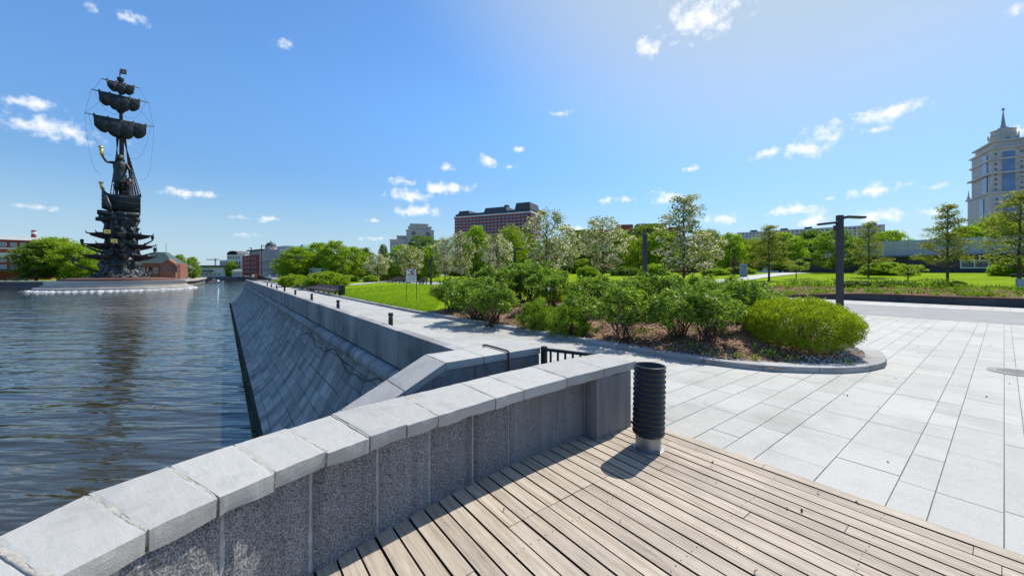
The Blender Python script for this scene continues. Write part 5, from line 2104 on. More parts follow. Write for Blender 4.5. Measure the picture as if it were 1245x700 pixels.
# long pale apartment block
A, B, rt, L = facade_frame(896, 400, 1076, 330)
zt_ = zpx(273.5, 332)
ab = block('apartment_block', 'long pale panel apartment block with boxes on its roof', A, rt, L, 13, 0, zt_, 'render_white')
sp = []
for k in range(8):
    for i in range(34):
        sp.append((1.4 + i * (L - 2.5) / 34, -.02, zt_ - 2.5 - k * 2.75))
add_windows(ab, sp, 1.8, 1.5, 'glass', 'brick_band')
add_windows(ab, [(L + .02, 1.5 + i * 3.6, zt_ - 2.5 - k * 2.75) for k in range(6) for i in range(3)], 1.6, 1.5, 'glass', 'win_frame', R(90))
for f in (.13, .36, .53, .72, .93):
    b = MB(); b.obox((L * f - 3, 3, zt_ + .002), (6, 0, 0), (0, 6, 0), (0, 0, 2.3)); h_ = b.build('roof_box', 'roof_dark', ab)
b = MB(); b.obox((-.2, -.25, zt_ + .004), (L + .4, 0, 0), (0, 2, 0), (0, 0, .35)); b.build('parapet', 'roof_pale', ab)
for k in range(7):
    b = MB(); b.obox((0, -.012, zt_ - .65 - k * 2.75), (L, 0, 0), (0, .01, 0), (0, 0, .12)); b.build('panel_joint', 'render_grey', ab)

# tower
A, B, rt, L = facade_frame(1203, 262, 1330, 268)
tw = thing('residential_tower', (A.x, A.y, 0), 'tall cream stepped tower with blue glass bays and a spire at the right edge', 'building', rot=rt - R(38))
zz = lambda y: zpx(y, 262)


def ring(b, x0, x1, y0, y1, z0, z1, mi=0):
    b.obox((x0, y0, z0), (x1 - x0, 0, 0), (0, y1 - y0, 0), (0, 0, z1 - z0), mi)


SP = [(0, 30, zz(340), zz(236), 0), (1.6, 30, zz(236), zz(182), 1.6), (3.0, 28, zz(182), zz(172), 3.0)]
for (o_, w_, z0, z1, _) in SP:
    b = MB(); ring(b, o_, 34 - o_, o_, 34 - o_, max(0, z0), z1); b.build('wall', 'render_cream', tw)
for (o_, z_) in ((-.9, zz(236)), (-.4, zz(262)), (.6, zz(195)), (.5, zz(182)), (1.6, zz(173)), (-.3, zz(205) - 4)):
    b = MB(); ring(b, o_, 34 - o_, o_, 34 - o_, z_, z_ + 1.1); b.build('cornice', 'render_cream', tw)
b = MB(); b.lathe((10.2, 12, zz(172)), [(6.8, 0), (6.8, 3.6), (7.3, 3.8), (7.3, 4.4), (5.8, 4.6), (5.6, 8.4), (6.1, 8.6), (6.1, 9.2), (3.2, 9.4)], 10); tp = b.build('crown', 'render_cream', tw)
for k in range(10):
    a = R(18 + 36 * k)
    b = MB(); b.lathe((10.2 + 6.6 * math.cos(a), 12 + 6.6 * math.sin(a), zz(172) + 4.4), [(.45, 0), (.45, 1.4), (.1, 2.6)], 5); b.build('urn', 'render_cream', tp)
add_windows(tw, [(10.2 + 6.62 * math.cos(a) - 1.1 * math.cos(a + R(90)), 12 + 6.62 * math.sin(a) - 1.1 * math.sin(a + R(90)), zz(172) + .5) for a in (R(198), R(234), R(270), R(306))], 2.2, 2.7, 'glass_blue', 'render_cream', R(0))
b = MB()
b.lathe((10.2, 12, zz(172) + 9.4), [(2.9, 0), (2.6, 1.6), (1.5, 2.0), (1.1, 4), (.28, 12.6), (.16, 14)], 8); b.build('spire', 'render_grey', tw)
b = MB(); b.lathe((10.2, 12, zz(172) + 23), [(.35, 0), (.9, .8), (.7, 1.5), (.12, 2.2)], 6); b.build('finial', 'render_grey', tw)
for (x_, y_) in ((.2, .2), (33, .2), (.2, 33)):
    b = MB(); b.lathe((x_, y_, zz(236) + 1), [(.9, 0), (.9, 2), (.45, 2.6), (.1, 7.5)], 6); b.build('pinnacle', 'render_cream', tw)
# glass bays and windows on both visible faces
for face in (0, 1):
    for (z0, z1, o_) in ((zz(285), zz(240), 0), (zz(233), zz(186), 1.6)):
        b = MB()
        if face == 0:
            b.obox((6.5, o_ - .5, z0), (5.2, 0, 0), (0, .48, 0), (0, 0, z1 - z0))
        else:
            b.obox((o_ - .5, 7.5, z0), (.48, 0, 0), (0, 6.0, 0), (0, 0, z1 - z0))
        b.build('glass_bay', 'glass_blue', tw)
sp, sp2 = [], []
k = 0
while zz(300) + k * 3.5 < zz(186):
    z = zz(300) + k * 3.5
    o_ = 0 if z < zz(237) else 1.6
    for i, x_ in enumerate((2.4, 13.8, 16.6, 20.2, 23.2, 26.2, 29.2)):
        if z > zz(236) or z < zz(242):
            sp.append((x_, o_ - .02, z))
    for i, y_ in enumerate((5.2, 16.8, 21.0, 26.0, 29.5)):
        sp2.append((o_ - .02, y_, z))
    k += 1
add_windows(tw, sp, 1.9, 2.4, 'glass', 'render_white', limit=70)
add_windows(tw, sp2, 1.9, 2.4, 'glass', 'render_white', R(-90), limit=24)
for k in range(13):
    z = zz(292) + k * 5.1
    o_ = 0 if z < zz(237) else 1.6
    b = MB(); b.obox((13.2, o_ - 1.2, z), (5.6, 0, 0), (0, 1.18, 0), (0, 0, .9)); b.build('balcony', 'render_cream', tw)

# dark low building with the pale panelled storey
pv = thing('gallery_building', W(83, 4, 0), 'long low dark building with a pale panelled upper storey behind the lawn', 'building', rot=ANG)
GV = Vector((83, 4, 0))
b = MB(); b.obox((83, -34, .6), (14, 0, 0), (0, 58.6, 0), (0, 0, 3.95)); loc_shift(b, GV).build('wall', 'panel_dark', pv)
b = MB(); b.obox((83.6, -36, 4.552), (13, 0, 0), (0, 56.0, 0), (0, 0, 2.35)); loc_shift(b, GV).build('upper_storey', 'panel_pale', pv)
b = MB()
for s in np.arange(-36, 20, 1.5):
    b.obox((83.585, s, 4.56), (.014, 0, 0), (0, .05, 0), (0, 0, 2.33))
for z in (5.35, 6.15):
    b.obox((83.582, -36, z), (.014, 0, 0), (0, 56, 0), (0, 0, .04))
loc_shift(b, GV).build('panel_joints', 'render_grey', pv)
for s in np.arange(-34, 24.5, 2.4):
    b = MB()
    b.obox((82.94, s, 1.0), (.05, 0, 0), (0, .12, 0), (0, 0, 3.5))
    loc_shift(b, GV).build('rib', 'dark_metal', pv)
b = MB(); b.obox((82.4, -34.3, 4.30), (1.2, 0, 0), (0, 59, 0), (0, 0, .2)); loc_shift(b, GV).build('canopy', 'roof_dark', pv)
add_windows(pv, [(-.08, s - 4, 2.55) for s in (3.8, .2, -3.6, -7.4)], 2.6, 1.15, 'glass', 'white_paint', R(-90))
b = MB(); b.obox((82.96, 9, 1.5), (.05, 0, 0), (0, 6, 0), (0, 0, 2.3)); loc_shift(b, GV).build('door', 'rust_metal', pv)

# ---- across the river
A, B, rt, L = facade_frame(-30, 196, 62, 214)
rf = block('red_factory', 'red brick factory with white window bands on the island at the left edge', A, rt, L, 16, -2.3, zpx(292, 205), 'brick_red')
fz = lambda y: zpx(y, 205) + 2.3
b = MB(); mansard(b, -1, L + .5, -.8, 17, fz(291.8), fz(287.5), 3.0); b.build('roof', 'roof_pale', rf)
b = MB(); b.obox((0, -.3, fz(303)), (L, 0, 0), (0, .28, 0), (0, 0, .8)); b.build('floor_band', 'render_white', rf)
b = MB(); b.obox((0, -2.2, fz(313)), (L * .72, 0, 0), (0, 2.1, 0), (0, 0, 2.4)); b.build('canopy', 'render_white', rf)
b = MB(); b.obox((0, -5, fz(330)), (L * .9, 0, 0), (0, 4.9, 0), (0, 0, .5)); b.build('awning', 'roof_dark', rf)
add_windows(rf, [(1.2 + i * 3.3, -.02, fz(y)) for y in (300, 319, 327) for i in range(int((L - 2) / 3.3))], 2.0, 2.3, 'glass_blue', 'win_frame')
x, y = at(41, 222)
chm = thing('factory_chimney', (x, y, -2.3), 'round brick chimney with a white band beside the red factory', 'chimney')
cz = zpx(280, 222) + 2.3
b = MB(); b.lathe((0, 0, 0), [(1.35, 0), (.95, cz)], 20); b.build('shaft', 'brick_red', chm)
b = MB(); b.lathe((0, 0, cz - 2.2), [(1.04, 0), (1.01, 1.2)], 20); b.build('band', 'white_paint', chm)
for i, (px, lab) in enumerate(((12, 'dark car parked at the left under the factory awning'), (27, 'dark car parked right of another under the factory awning'))):
    x, y = at(px, 186)
    cr_ = thing('parked_car', (x, y, -2.3), lab, 'car', 'cars parked under the factory awning', rot=R(40))
    b = MB(); b.obox((-2.2, -.85, .3), (4.4, 0, 0), (0, 1.7, 0), (0, 0, .65)); mansard(b, -1.3, 1.5, -.8, .8, .94, 1.5, .3); b.build('body', 'car_dark', cr_, bevel=.06)
    for wx in (-1.4, 1.4):
        for wy in (-.86, .70):
            b = MB(); b.chain([(wx, wy, .33), (wx, wy + .16, .33)], .33, 14); b.build('wheel', 'black_plastic', cr_)

A, B, rt, L = facade_frame(168, 192, 215, 198)
hb = block('brick_hall', 'brown brick hall with a dark green hipped roof right of the monument', A, rt, L, 14, -2.3, zpx(320, 195), 'brick_brown')
hz2 = lambda y: zpx(y, 195) + 2.3
b = MB(); mansard(b, -.8, L * .92, -.8, 15, hz2(320), hz2(306), 5.5); b.build('roof', 'roof_green', hb)
b = MB()
gx = L * .60
k = len(b.v)
for yy in (-1.5, 4):
    b.v += [(gx, yy, 0), (L, yy, 0), (L, yy, hz2(321)), ((gx + L) / 2, yy, hz2(315)), (gx, yy, hz2(321))]
b.face((0, 1, 2, 3, 4)); b.face((9, 8, 7, 6, 5))
for i in range(5):
    b.face(((i + 1) % 5, i, i + 5, (i + 1) % 5 + 5))
b.build('gable', 'brick_brown', hb)
add_windows(hb, [(gx + 1.0 + i * 2.3, -1.54, hz2(331)) for i in range(3)], 1.4, 3.4, 'glass', 'brick_brown')
add_windows(hb, [(1.0 + i * 2.6, -.02, hz2(332)) for i in range(4)], 1.5, 2.6, 'glass', 'win_frame')
for (px, D, top, lab) in ((190.5, 200, 298, 'shorter thin flagpole behind the brick hall'), (202, 205, 296, 'taller thin flagpole behind the brick hall')):
    x, y = at(px, D)
    fp = thing('flagpole', (x, y, -2.3), lab, 'flagpole', 'flagpoles behind the brick hall')
    b = MB(); b.chain([(0, 0, 0), (0, 0, zpx(top, D) + 2.3)], [.22, .10], 8); b.build('pole', 'galvanised', fp)
    b = MB(); b.ball((0, 0, zpx(top, D) + 2.35), .25); b.build('tip', 'galvanised', fp)

# buildings at the river bend
A, B, rt, L = facade_frame(238, 322, 274, 318)
w1 = block('white_pavilion', 'long low white building with a dark roof line at the far bank', A, rt, L, 12, -1.6, zpx(325, 320), 'render_white')
q = lambda y: zpx(y, 320) + 1.6
b = MB(); b.obox((-1, -1, q(325) + .002), (L + 2, 0, 0), (0, 14, 0), (0, 0, q(322.5) - q(325))); b.build('roof', 'roof_dark', w1)
b = MB(); b.obox((-3, -3, q(330)), (L * .7, 0, 0), (0, 2.9, 0), (0, 0, 1.0)); b.build('terrace', 'roof_dark', w1)
add_windows(w1, [(1 + i * 4, -.02, q(335)) for i in range(6)], 2.8, 2.2, 'glass', 'win_frame')
x, y = at(262, 420)
ck = thing('tower_crane', (x, y, 0), 'tiny tower crane far off above the white pavilion', 'crane')
cz = zpx(316, 420)
b = MB(); b.box((0, 0, 0), (1.2, 1.2, cz + 2)); b.build('mast', 'render_grey', ck)
b = MB(); b.box((-3, 0, cz), (14, .9, .9)); b.build('jib', 'render_grey', ck)
A, B, rt, L = facade_frame(267, 326, 297, 322)
gb = block('arched_building', 'grey-white office building with an arched roof at the river bend', A, rt, L, 16, -1.6, zpx(316, 324), 'render_white')
q = lambda y: zpx(y, 324) + 1.6
b = MB(); b.obox((L * .28, .5, q(316)), (L * .72, 0, 0), (0, 14, 0), (0, 0, q(309.5) - q(316))); b.build('upper_storey', 'render_white', gb)
b = MB()
for k in range(10):
    a0, a1 = math.pi * k / 10, math.pi * (k + 1) / 10
    c = Vector((L * .5, .4, q(309.5)))
    b.obox(c + Vector((5.5 * math.cos(a0), 0, 2.8 * math.sin(a0))), Vector((5.5 * (math.cos(a1) - math.cos(a0)), 0, 2.8 * (math.sin(a1) - math.sin(a0)))), (0, 12, 0), (0, 0, .5))
b.build('roof_arch', 'roof_dark', gb)
b = MB(); b.obox((-6, -2, 0), (L * .62, 0, 0), (0, 1.9, 0), (0, 0, q(332))); b.build('dark_base', 'roof_dark', gb)
add_windows(gb, [(1 + i * 2.6, -.02, q(y)) for y in (321, 326) for i in range(8)] + [(L * .3 + i * 2.6, .48, q(314.5)) for i in range(5)], 1.7, 2.2, 'glass', 'render_grey')
A, B, rt, L = facade_frame(282, 312, 297, 310)
wh = block('white_house', 'small white gabled house in front of the grey arched building', A, rt, L, 8, -1.6, zpx(330, 311), 'render_white')
b = MB(); mansard(b, -.5, L + .5, -.5, 8.5, zpx(330, 311) + 1.6, zpx(327, 311) + 1.6, 2.2); b.build('roof', 'roof_pale', wh)
add_windows(wh, [(1 + i * 2.8, -.02, 1.0) for i in range(3)], 1.3, 1.8, 'glass', 'render_grey')

A, B, rt, L = facade_frame(294.5, 215, 314, 200)
r2 = block('brick_warehouse', 'dark red brick warehouse with rows of small windows at the promenade end', A, rt, L, 14, 0, zpx(310, 205), 'brick_red')
q = lambda y: zpx(y, 205)
add_windows(r2, [(.7 + i * 2.15, -.02, q(316) - k * 2.35) for k in range(5) for i in range(int((L - 1) / 2.15))], 1.2, 1.5, 'render_cream', 'brick_red')
b = MB(); b.obox((L * .2, 2, q(310)), (L * .8, 0, 0), (0, 10, 0), (0, 0, q(304.5) - q(310))); b.build('attic', 'roof_pale', r2)
b = MB(); b.obox((L * .12, 1, q(304.5) + .002), (L * .92, 0, 0), (0, 12, 0), (0, 0, .6)); b.build('roof', 'roof_dark', r2)
A, B, rt, L = facade_frame(315.5, 192, 340, 178)
dm = block('domed_building', 'grey stone building with a small green corner dome and tall windows', A, rt, L, 14, 0, zpx(304, 186), 'render_beige')
q = lambda y: zpx(y, 186)
b = MB(); b.lathe((L * .30, 2.6, q(304)), [(2.6, 0), (2.6, 1.7), (2.9, 1.8), (2.9, 2.1)], 16); b.build('drum', 'render_beige', dm)
b = MB(); b.lathe((L * .30, 2.6, q(304) + 2.1), [(2.5, 0), (2.2, .9), (1.5, 1.7), (.5, 2.2), (.2, 2.3), (.15, 3.2)], 16); b.build('dome', 'roof_green', dm, smooth=True)
b = MB(); b.obox((L * .55, 3, q(304)), (L * .45, 0, 0), (0, 10, 0), (0, 0, 1.8)); b.build('attic', 'roof_pale', dm)
b = MB(); b.obox((-.3, -.4, q(317)), (L + .6, 0, 0), (0, .38, 0), (0, 0, .4)); b.build('cornice', 'render_cream', dm)
b = MB(); b.obox((L * .60, -1.6, 0), (L * .4, 0, 0), (0, 1.58, 0), (0, 0, q(318))); b.build('grey_wing', 'render_grey', dm)
add_windows(dm, [(.8 + i * 2.2, -.02, q(y)) for y in (312, 322, 331) for i in range(int(L * .58 / 2.2))] + [(L * .62 + i * 2.0, -1.62, q(y)) for y in (324, 331) for i in range(3)], 1.3, 2.3, 'glass', 'render_white')
A, B, rt, L = facade_frame(339, 172, 376, 160)
te = block('teal_roofed_building', 'grey building with a teal mansard roof left of the park trees', A, rt, L, 14, 0, zpx(308, 166), 'render_grey')
q = lambda y: zpx(y, 166)
b = MB(); mansard(b, -.4, L + .4, -.5, 14.5, q(308), q(303), 1.6); mansard(b, L * .2, L * .5, .3, 10, q(303.2), q(300), .8); mansard(b, L * .62, L * .75, .3, 8, q(303.2), q(297.5), 1.0); b.build('roof', 'roof_teal', te)
add_windows(te, [(1 + i * 2.3, -.02, q(y)) for y in (316, 324, 332) for i in range(int((L - 1) / 2.3))], 1.4, 2.0, 'glass_blue', 'win_frame')
x, y = at(388, 78)
gk = thing('glass_kiosk', (x, y, ground_z(*US(x, y))), 'small pale glass kiosk between the bushes behind the long bench', 'kiosk', rot=R(-15))
b = MB(); b.box((0, 0, 0), (2.6, 2.2, 2.0)); b.build('walls', 'glass_blue', gk)
b = MB(); b.box((0, 0, 2.002), (3.0, 2.6, .15)); b.build('roof', 'roof_pale', gk)
b = MB()
for dx in (-1.28, -.4, .45, 1.28):
    b.box((dx, -1.13, 0), (.1, .06, 2.0))
b.build('frame', 'win_frame', gk)

# ------------------------------------------------------------------ island, plinth and boat
b = MB()
isl = [(-700, 160), (-330, 158), (-196, 160), (-152, 173), (-168, 200), (-197, 240), (-224, 275), (-250, 306), (-330, 420), (-700, 420)]
b.prism(isl, WATER_Z - 1, -2.3, 0, top_mi=1)
struct(b.build('island', ['quay_dark', 'lawn'], fix=True))
b = MB()
quay = [(-330, 157.2), (-196, 159.2), (-150.8, 172.6), (-167, 200.2), (-195.8, 240.2), (-223, 275.4)]
for p, q_ in zip(quay[:-1], quay[1:]):
    p, q_ = Vector((*p, 0)), Vector((*q_, 0))
    nrm = Vector((-(q_ - p).y, (q_ - p).x, 0)).normalized()
    b.obox(p + Vector((0, 0, -2.4)), q_ - p, nrm * 3.5, (0, 0, .75))
qw = b.build('quay_edge', 'quay_stone')
tag(qw, 'pale stone edge of the island quay behind the monument', 'quay wall')
b = MB()
pp = [(-176, 168), (-155, 173), (-172, 200), (-200, 240), (-222, 270), (-214, 235)]
b.prism(pp, -2.35, -1.75, 0)
struct(b.build('quay_pavement', 'quay_stone', fix=True))
for k, (p, q_) in enumerate((((-168, 190), (-194, 230)),)):
    rl_ = thing('quay_railing', (p[0], p[1], -1.75), 'pale railing on the island quay before the brick hall', 'railing')
    for z in (.5, 1.05):
        b = MB(); b.chain([(0, 0, z), (q_[0] - p[0], q_[1] - p[1], z)], .05, 6); b.build('rail', 'galvanised', rl_)
    for i in range(12):
        b = MB(); f = i / 11
        b.chain([((q_[0] - p[0]) * f, (q_[1] - p[1]) * f, 0), ((q_[0] - p[0]) * f, (q_[1] - p[1]) * f, 1.1)], .05, 6); b.build('post', 'galvanised', rl_)

MX, MY = at(147, 160)
MR = math.atan2(.72, .69)
pln = thing('monument_plinth', (MX, MY, WATER_Z), 'round stepped stone plinth standing in the river under the monument', 'plinth', rot=MR)
b = MB(); b.lathe((0, 0, 0), [(23.5, -1), (23.5, 1.0), (21.6, 1.15), (21.6, 1.9)], 72); b.build('lower_ring', 'quay_stone', pln)
b = MB(); b.lathe((0, 0, 1.9), [(20.8, 0), (20.8, 1.6), (20.2, 1.7)], 72); b.build('railing_ring', 'galvanised', pln)
b = MB(); b.lathe((0, 0, 3.5), [(17.5, -1.6), (17.5, .9), (14, 1.15)], 64); b.build('red_step', 'plinth_red', pln)
# fountain water round the plinth
b = MB()
r = random.Random(31)
NA, NR = 700, 7
for i in range(NA + 1):
    a = -math.pi * 1.02 + (math.pi * 1.02 + .35) * i / NA
    jet = abs(math.sin(a * 34 + 1.3 * noise.noise(Vector((a * 5, 2, 0))))) ** 1.5 * (.45 + .75 * abs(noise.noise(Vector((a * 7, 0, 3)))))
    pa = noise.noise(Vector((math.cos(a) * 9, math.sin(a) * 9, 1)))
    fade = min(1, i / 40, (NA - i) / 60)
    for k in range(NR):
        f = k / (NR - 1)
        rr_ = 23.45 + (.9 + 1.5 * jet + 1.0 * pa) * f * (.3 + .7 * fade)
        z = ((.42 * jet + .05) * math.sin(math.pi * min(1, f * .75 + .25)) * (1 - f) ** .4 + .09 * noise.noise(Vector((rr_ * 3, a * 60, 4)))) * fade
        b.v.append((MX + rr_ * math.cos(a + MR), MY + rr_ * math.sin(a + MR), WATER_Z + (-.12 if k == NR - 1 else max(-.05, z))))
for i in range(NA):
    for k in range(NR - 1):
        q0 = i * NR + k
        b.face((q0, q0 + 1, q0 + NR + 1, q0 + NR))
for k in range(120):
    a = r.uniform(-math.pi, .3)
    rr_ = r.uniform(24.5, 27)
    s_ = r.uniform(.05, .14)
    b.ball((MX + rr_ * math.cos(a + MR), MY + rr_ * math.sin(a + MR), WATER_Z + r.uniform(.0, .25)), (s_ * 1.6, s_ * 1.6, s_ * .6), 6, 4)
struct(b.build('fountain_foam', 'foam', smooth=True), 'stuff', 'white fountain water foaming round the plinth of the monument', 'fountain water')

x, y = at(263, 247)
bo = thing('river_boat', (x, y, WATER_Z), 'small white motor boat near the tip of the island', 'boat', rot=R(15))
b = MB()
secs = [(-4.0, 1.2, 1.0), (-2, 1.4, .95), (1, 1.35, 1.05), (3, .8, 1.25), (4.2, .06, 1.5)]
for (x_, w_, h_) in secs:
    b.v += [(x_, -w_, h_), (x_, -w_ * .75, -.3), (x_, w_ * .75, -.3), (x_, w_, h_)]
for i in range(4):
    for k in range(4):
        k2 = (k + 1) % 4
        b.face((i * 4 + k, i * 4 + k2, (i + 1) * 4 + k2, (i + 1) * 4 + k))
b.face((3, 2, 1, 0)); b.face((16, 17, 18, 19))
b.build('hull', 'boat_white', bo, fix=True)
b = MB(); mansard(b, -1.6, 1.4, -1.0, 1.0, .9, 2.0, .25); b.build('cabin', 'boat_white', bo)
b = MB(); b.obox((-1.45, -.99, 1.25), (2.6, 0, 0), (0, .02, 0), (0, 0, .4)); b.build('window', 'glass', bo)
b = MB(); b.chain([(-1.5, -.9, 1.9), (-1.5, -.7, 3.0), (-1.5, .7, 3.0), (-1.5, .9, 1.9)], .06, 6); b.build('arch', 'boat_white', bo)
b = MB(); b.box((-3.0, 0, .9), (.9, .8, .8)); b.build('seat', 'shirt_red', bo, bevel=.05)

# ------------------------------------------------------------------ figures
def skin_body(name, verts, edges, mats, parent=None, sub=2, face_mat=None):
    """one continuous body: verts = [(x, y, z, radius)], vertex 0 is the pelvis"""
    me = bpy.data.meshes.new(name)
    me.from_pydata([v[:3] for v in verts], edges, [])
    o = bpy.data.objects.new(name, me)
    COL.objects.link(o)
    sk = o.modifiers.new('skin', 'SKIN')
    for i, v in enumerate(verts):
        rr = v[3]
        me.skin_vertices[0].data[i].radius = rr if isinstance(rr, tuple) else (rr, rr)
        me.skin_vertices[0].data[i].use_root = (i == 0)
    o.modifiers.new('sub', 'SUBSURF').levels = sub
    o.modifiers['sub'].render_levels = sub
    sk.use_smooth_shade = True
    dg = bpy.context.evaluated_depsgraph_get()
    dg.update()
    m2 = bpy.data.meshes.new_from_object(o.evaluated_get(dg))
    m2.name = name
    o.modifiers.clear()
    o.data = m2
    m2.materials.clear()
    for k in mats:
        m2.materials.append(M[k])
    if face_mat:
        for p in m2.polygons:
            p.material_index = face_mat(p.center)
    if parent is not None:
        o.parent = parent
    return o


def body_verts(H=1.75, stride=.0, la=None, ra=None):
    """standing or walking adult, facing -y; la / ra = (elbow, hand) offsets from the shoulder"""
    k = H / 1.75
    la = la or ((-.05, .04, -.28), (-.07, -.06, -.53))
    ra = ra or ((.05, -.03, -.28), (.07, -.14, -.52))
    v = [(0, 0, .93, (.145, .10)), (0, .0, 1.10, (.13, .095)), (0, .01, 1.28, (.165, .11)), (0, .01, 1.42, (.14, .085)), (0, 0, 1.50, .052), (0, -.015, 1.56, .06), (0, -.02, 1.63, (.082, .10)), (0, -.015, 1.70, (.072, .088))]
    e = [(0, 1), (1, 2), (2, 3), (3, 4), (4, 5), (5, 6), (6, 7)]

    def add(p, i):
        v.append(p); e.append((i, len(v) - 1)); return len(v) - 1
    for sgn, arm in ((-1, la), (1, ra)):
        i = add((sgn * .175, .01, 1.405, .058), 3)
        el_ = (sgn * .175 + arm[0][0], .01 + arm[0][1], 1.405 + arm[0][2])
        i = add((*el_, .041), i)
        hd = (sgn * .175 + arm[1][0], .01 + arm[1][1], 1.405 + arm[1][2])
        i = add((*hd, .030), i)
        d = (Vector(hd) - Vector(el_)).normalized() * .09
        add((hd[0] + d.x, hd[1] + d.y, hd[2] + d.z, (.036, .02)), i)
        st_ = stride * sgn
        i = add((sgn * .095, -st_ * .12, .84, .088), 0)
        i = add((sgn * .10, -st_ * .5, .48, .060), i)
        i = add((sgn * .10, -st_ * .75 + .03, .10, .042), i)
        i = add((sgn * .11, -st_ * .75 - .06, .04, (.045, .035)), i)
        add((sgn * .115, -st_ * .75 - .15, .03, (.04, .025)), i)
    return [(a * k, b_ * k, c * k, (tuple(q * k for q in r_) if isinstance(r_, tuple) else r_ * k)) for a, b_, c, r_ in v], e


def person(px, D, label, shirt, rot, stride=.18, seed=0):
    x, y = at(px, D)
    t = thing('person', (x, y, ground_z(*US(x, y)) - .01), label, 'person', rot=rot)
    v, e = body_verts(1.75, stride)
    mats = ['skin', shirt, 'trousers_dark', 'black_plastic']

    def fm(c):
        if c.z < .075:
            return 3
        if c.z > 1.50 or (abs(c.x) > .17 and c.z < 1.0):
            return 0
        return 1 if c.z > .90 else 2
    o = skin_body('body', v, e, mats, t, 2, fm)
    b = MB(); b.ball((0, .012, 1.69), (.088, .10, .085), 12, 8); b.build('hair', 'hair_dark', t, smooth=True)
    b = MB()
    for sx in (-.03, .03):
        b.ball((sx, -.105, 1.645), (.012, .01, .009), 6, 4)
    b.build('eyes', 'black_paint', t)
    return t


person(328, 74, 'walker in a white top and dark trousers on the far promenade', 'shirt_white', R(20))
person(307.5, 84, 'left person of a pair in a pale top where the promenade ends', 'shirt_white', R(-150), .1)
person(311, 80, 'right person of a pair in a red top where the promenade ends', 'shirt_red', R(-140), .2)

# ------------------------------------------------------------------ the monument
Z0 = 2 + (331 - 338.5) * .349
mon = thing('monument', (MX, MY, Z0), 'towering dark bronze monument of a figure on a sailing ship high above the river', 'monument', rot=MR)
LX = lambda px: (px - 147) * .241
LZ = lambda py: 2 + (331 - py) * .349 - Z0
r = random.Random(17)


def rough_lathe(b, c, prof, n, amp, sc, seed, sx=1, sy=1, fl=0, flamp=0):
    def fn(a, z):
        q = noise.noise(Vector((math.cos(a) * sc + seed, math.sin(a) * sc, z * .28 * sc)))
        q2 = noise.noise(Vector((math.cos(a) * sc * 2.6 + seed, math.sin(a) * sc * 2.6, z * .8)))
        return 1 + amp * q + amp * .6 * q2 + (flamp * math.cos(a * fl) if fl else 0)
    b.lathe(c, prof, n, fn=fn, sx=sx, sy=sy)


def fine(prof, step=.7):
    out = [prof[0]]
    for (r0, z0), (r1, z1) in zip(prof[:-1], prof[1:]):
        n = max(1, int(abs(z1 - z0) / step))
        out += [(r0 + (r1 - r0) * k / n, z0 + (z1 - z0) * k / n) for k in range(1, n + 1)]
    return out


b = MB()
rough_lathe(b, (0, 0, 0), fine([(9.0, -.6), (8.6, .6), (7.2, 1.6), (6.2, 4), (5.6, 8), (5.0, 13), (4.7, 18), (4.9, 22), (5.6, 25), (5.2, 27.6)]), 60, .20, 1.6, 3.3, 1, .85, 9, .05)
b.build('column', 'bronze_rough', mon)
# standing relief figures and trophies on the front of the column
for i in range(26):
    a = R(r.uniform(195, 345))
    z = r.uniform(1.5, 22)
    rr_ = 5.4 - z * .03
    b = MB()
    px_, py_ = rr_ * math.cos(a), rr_ * .85 * math.sin(a)
    h = r.uniform(2.0, 4.2)
    pts = [(px_ + r.uniform(-.4, .4), py_ + r.uniform(-.4, .2), z + h * f) for f in (0, .3, .6, .85, 1)]
    b.chain(pts, [.45, .8, .95, .6, .35], 7)
    q = (-1 if r.random() < .5 else 1)
    b.chain([pts[3], (pts[3][0] + q * 1.2, pts[3][1] - .5, pts[3][2] - r.uniform(-1, 1.4))], [.35, .18], 5)
    b.build('relief', 'bronze_rough', mon, smooth=True)


def prow(ang, z, length, w=1.5, h=1.7, lift=.8, w2=1):
    """the bow of a galley sticking out of the column"""
    b = MB()
    ca, sa = math.cos(ang), math.sin(ang)
    n = 9
    for k in range(n):
        f = k / (n - 1)
        d = 3.6 + (length - 3.6) * f
        wk = w * (1 - f) ** .6 + .10
        hk = h * (1 - .72 * f) + .1
        zc = z + lift * f ** 2.2
        for (a_, c_) in ((-1, .5), (-.9, .62), (.9, .62), (1, .5), (.55, -.35), (0, -.62), (-.55, -.35)):
            b.v.append((ca * d - sa * wk * a_, (sa * d + ca * wk * a_), zc + hk * c_))
    for k in range(n - 1):
        for j in range(7):
            j2 = (j + 1) % 7
            b.face((k * 7 + j, k * 7 + j2, (k + 1) * 7 + j2, (k + 1) * 7 + j))
    b.face(range(6, -1, -1)); b.face([7 * (n - 1) + j for j in range(7)])
    e = (ca * length, sa * length, z + lift + .2)
    b.chain([e, (ca * (length + .9), sa * (length + .9), z + lift + .4), (ca * (length + 1.2), sa * (length + 1.2), z + lift + 1.3)], [.32, .26, .12], 6)
    return b


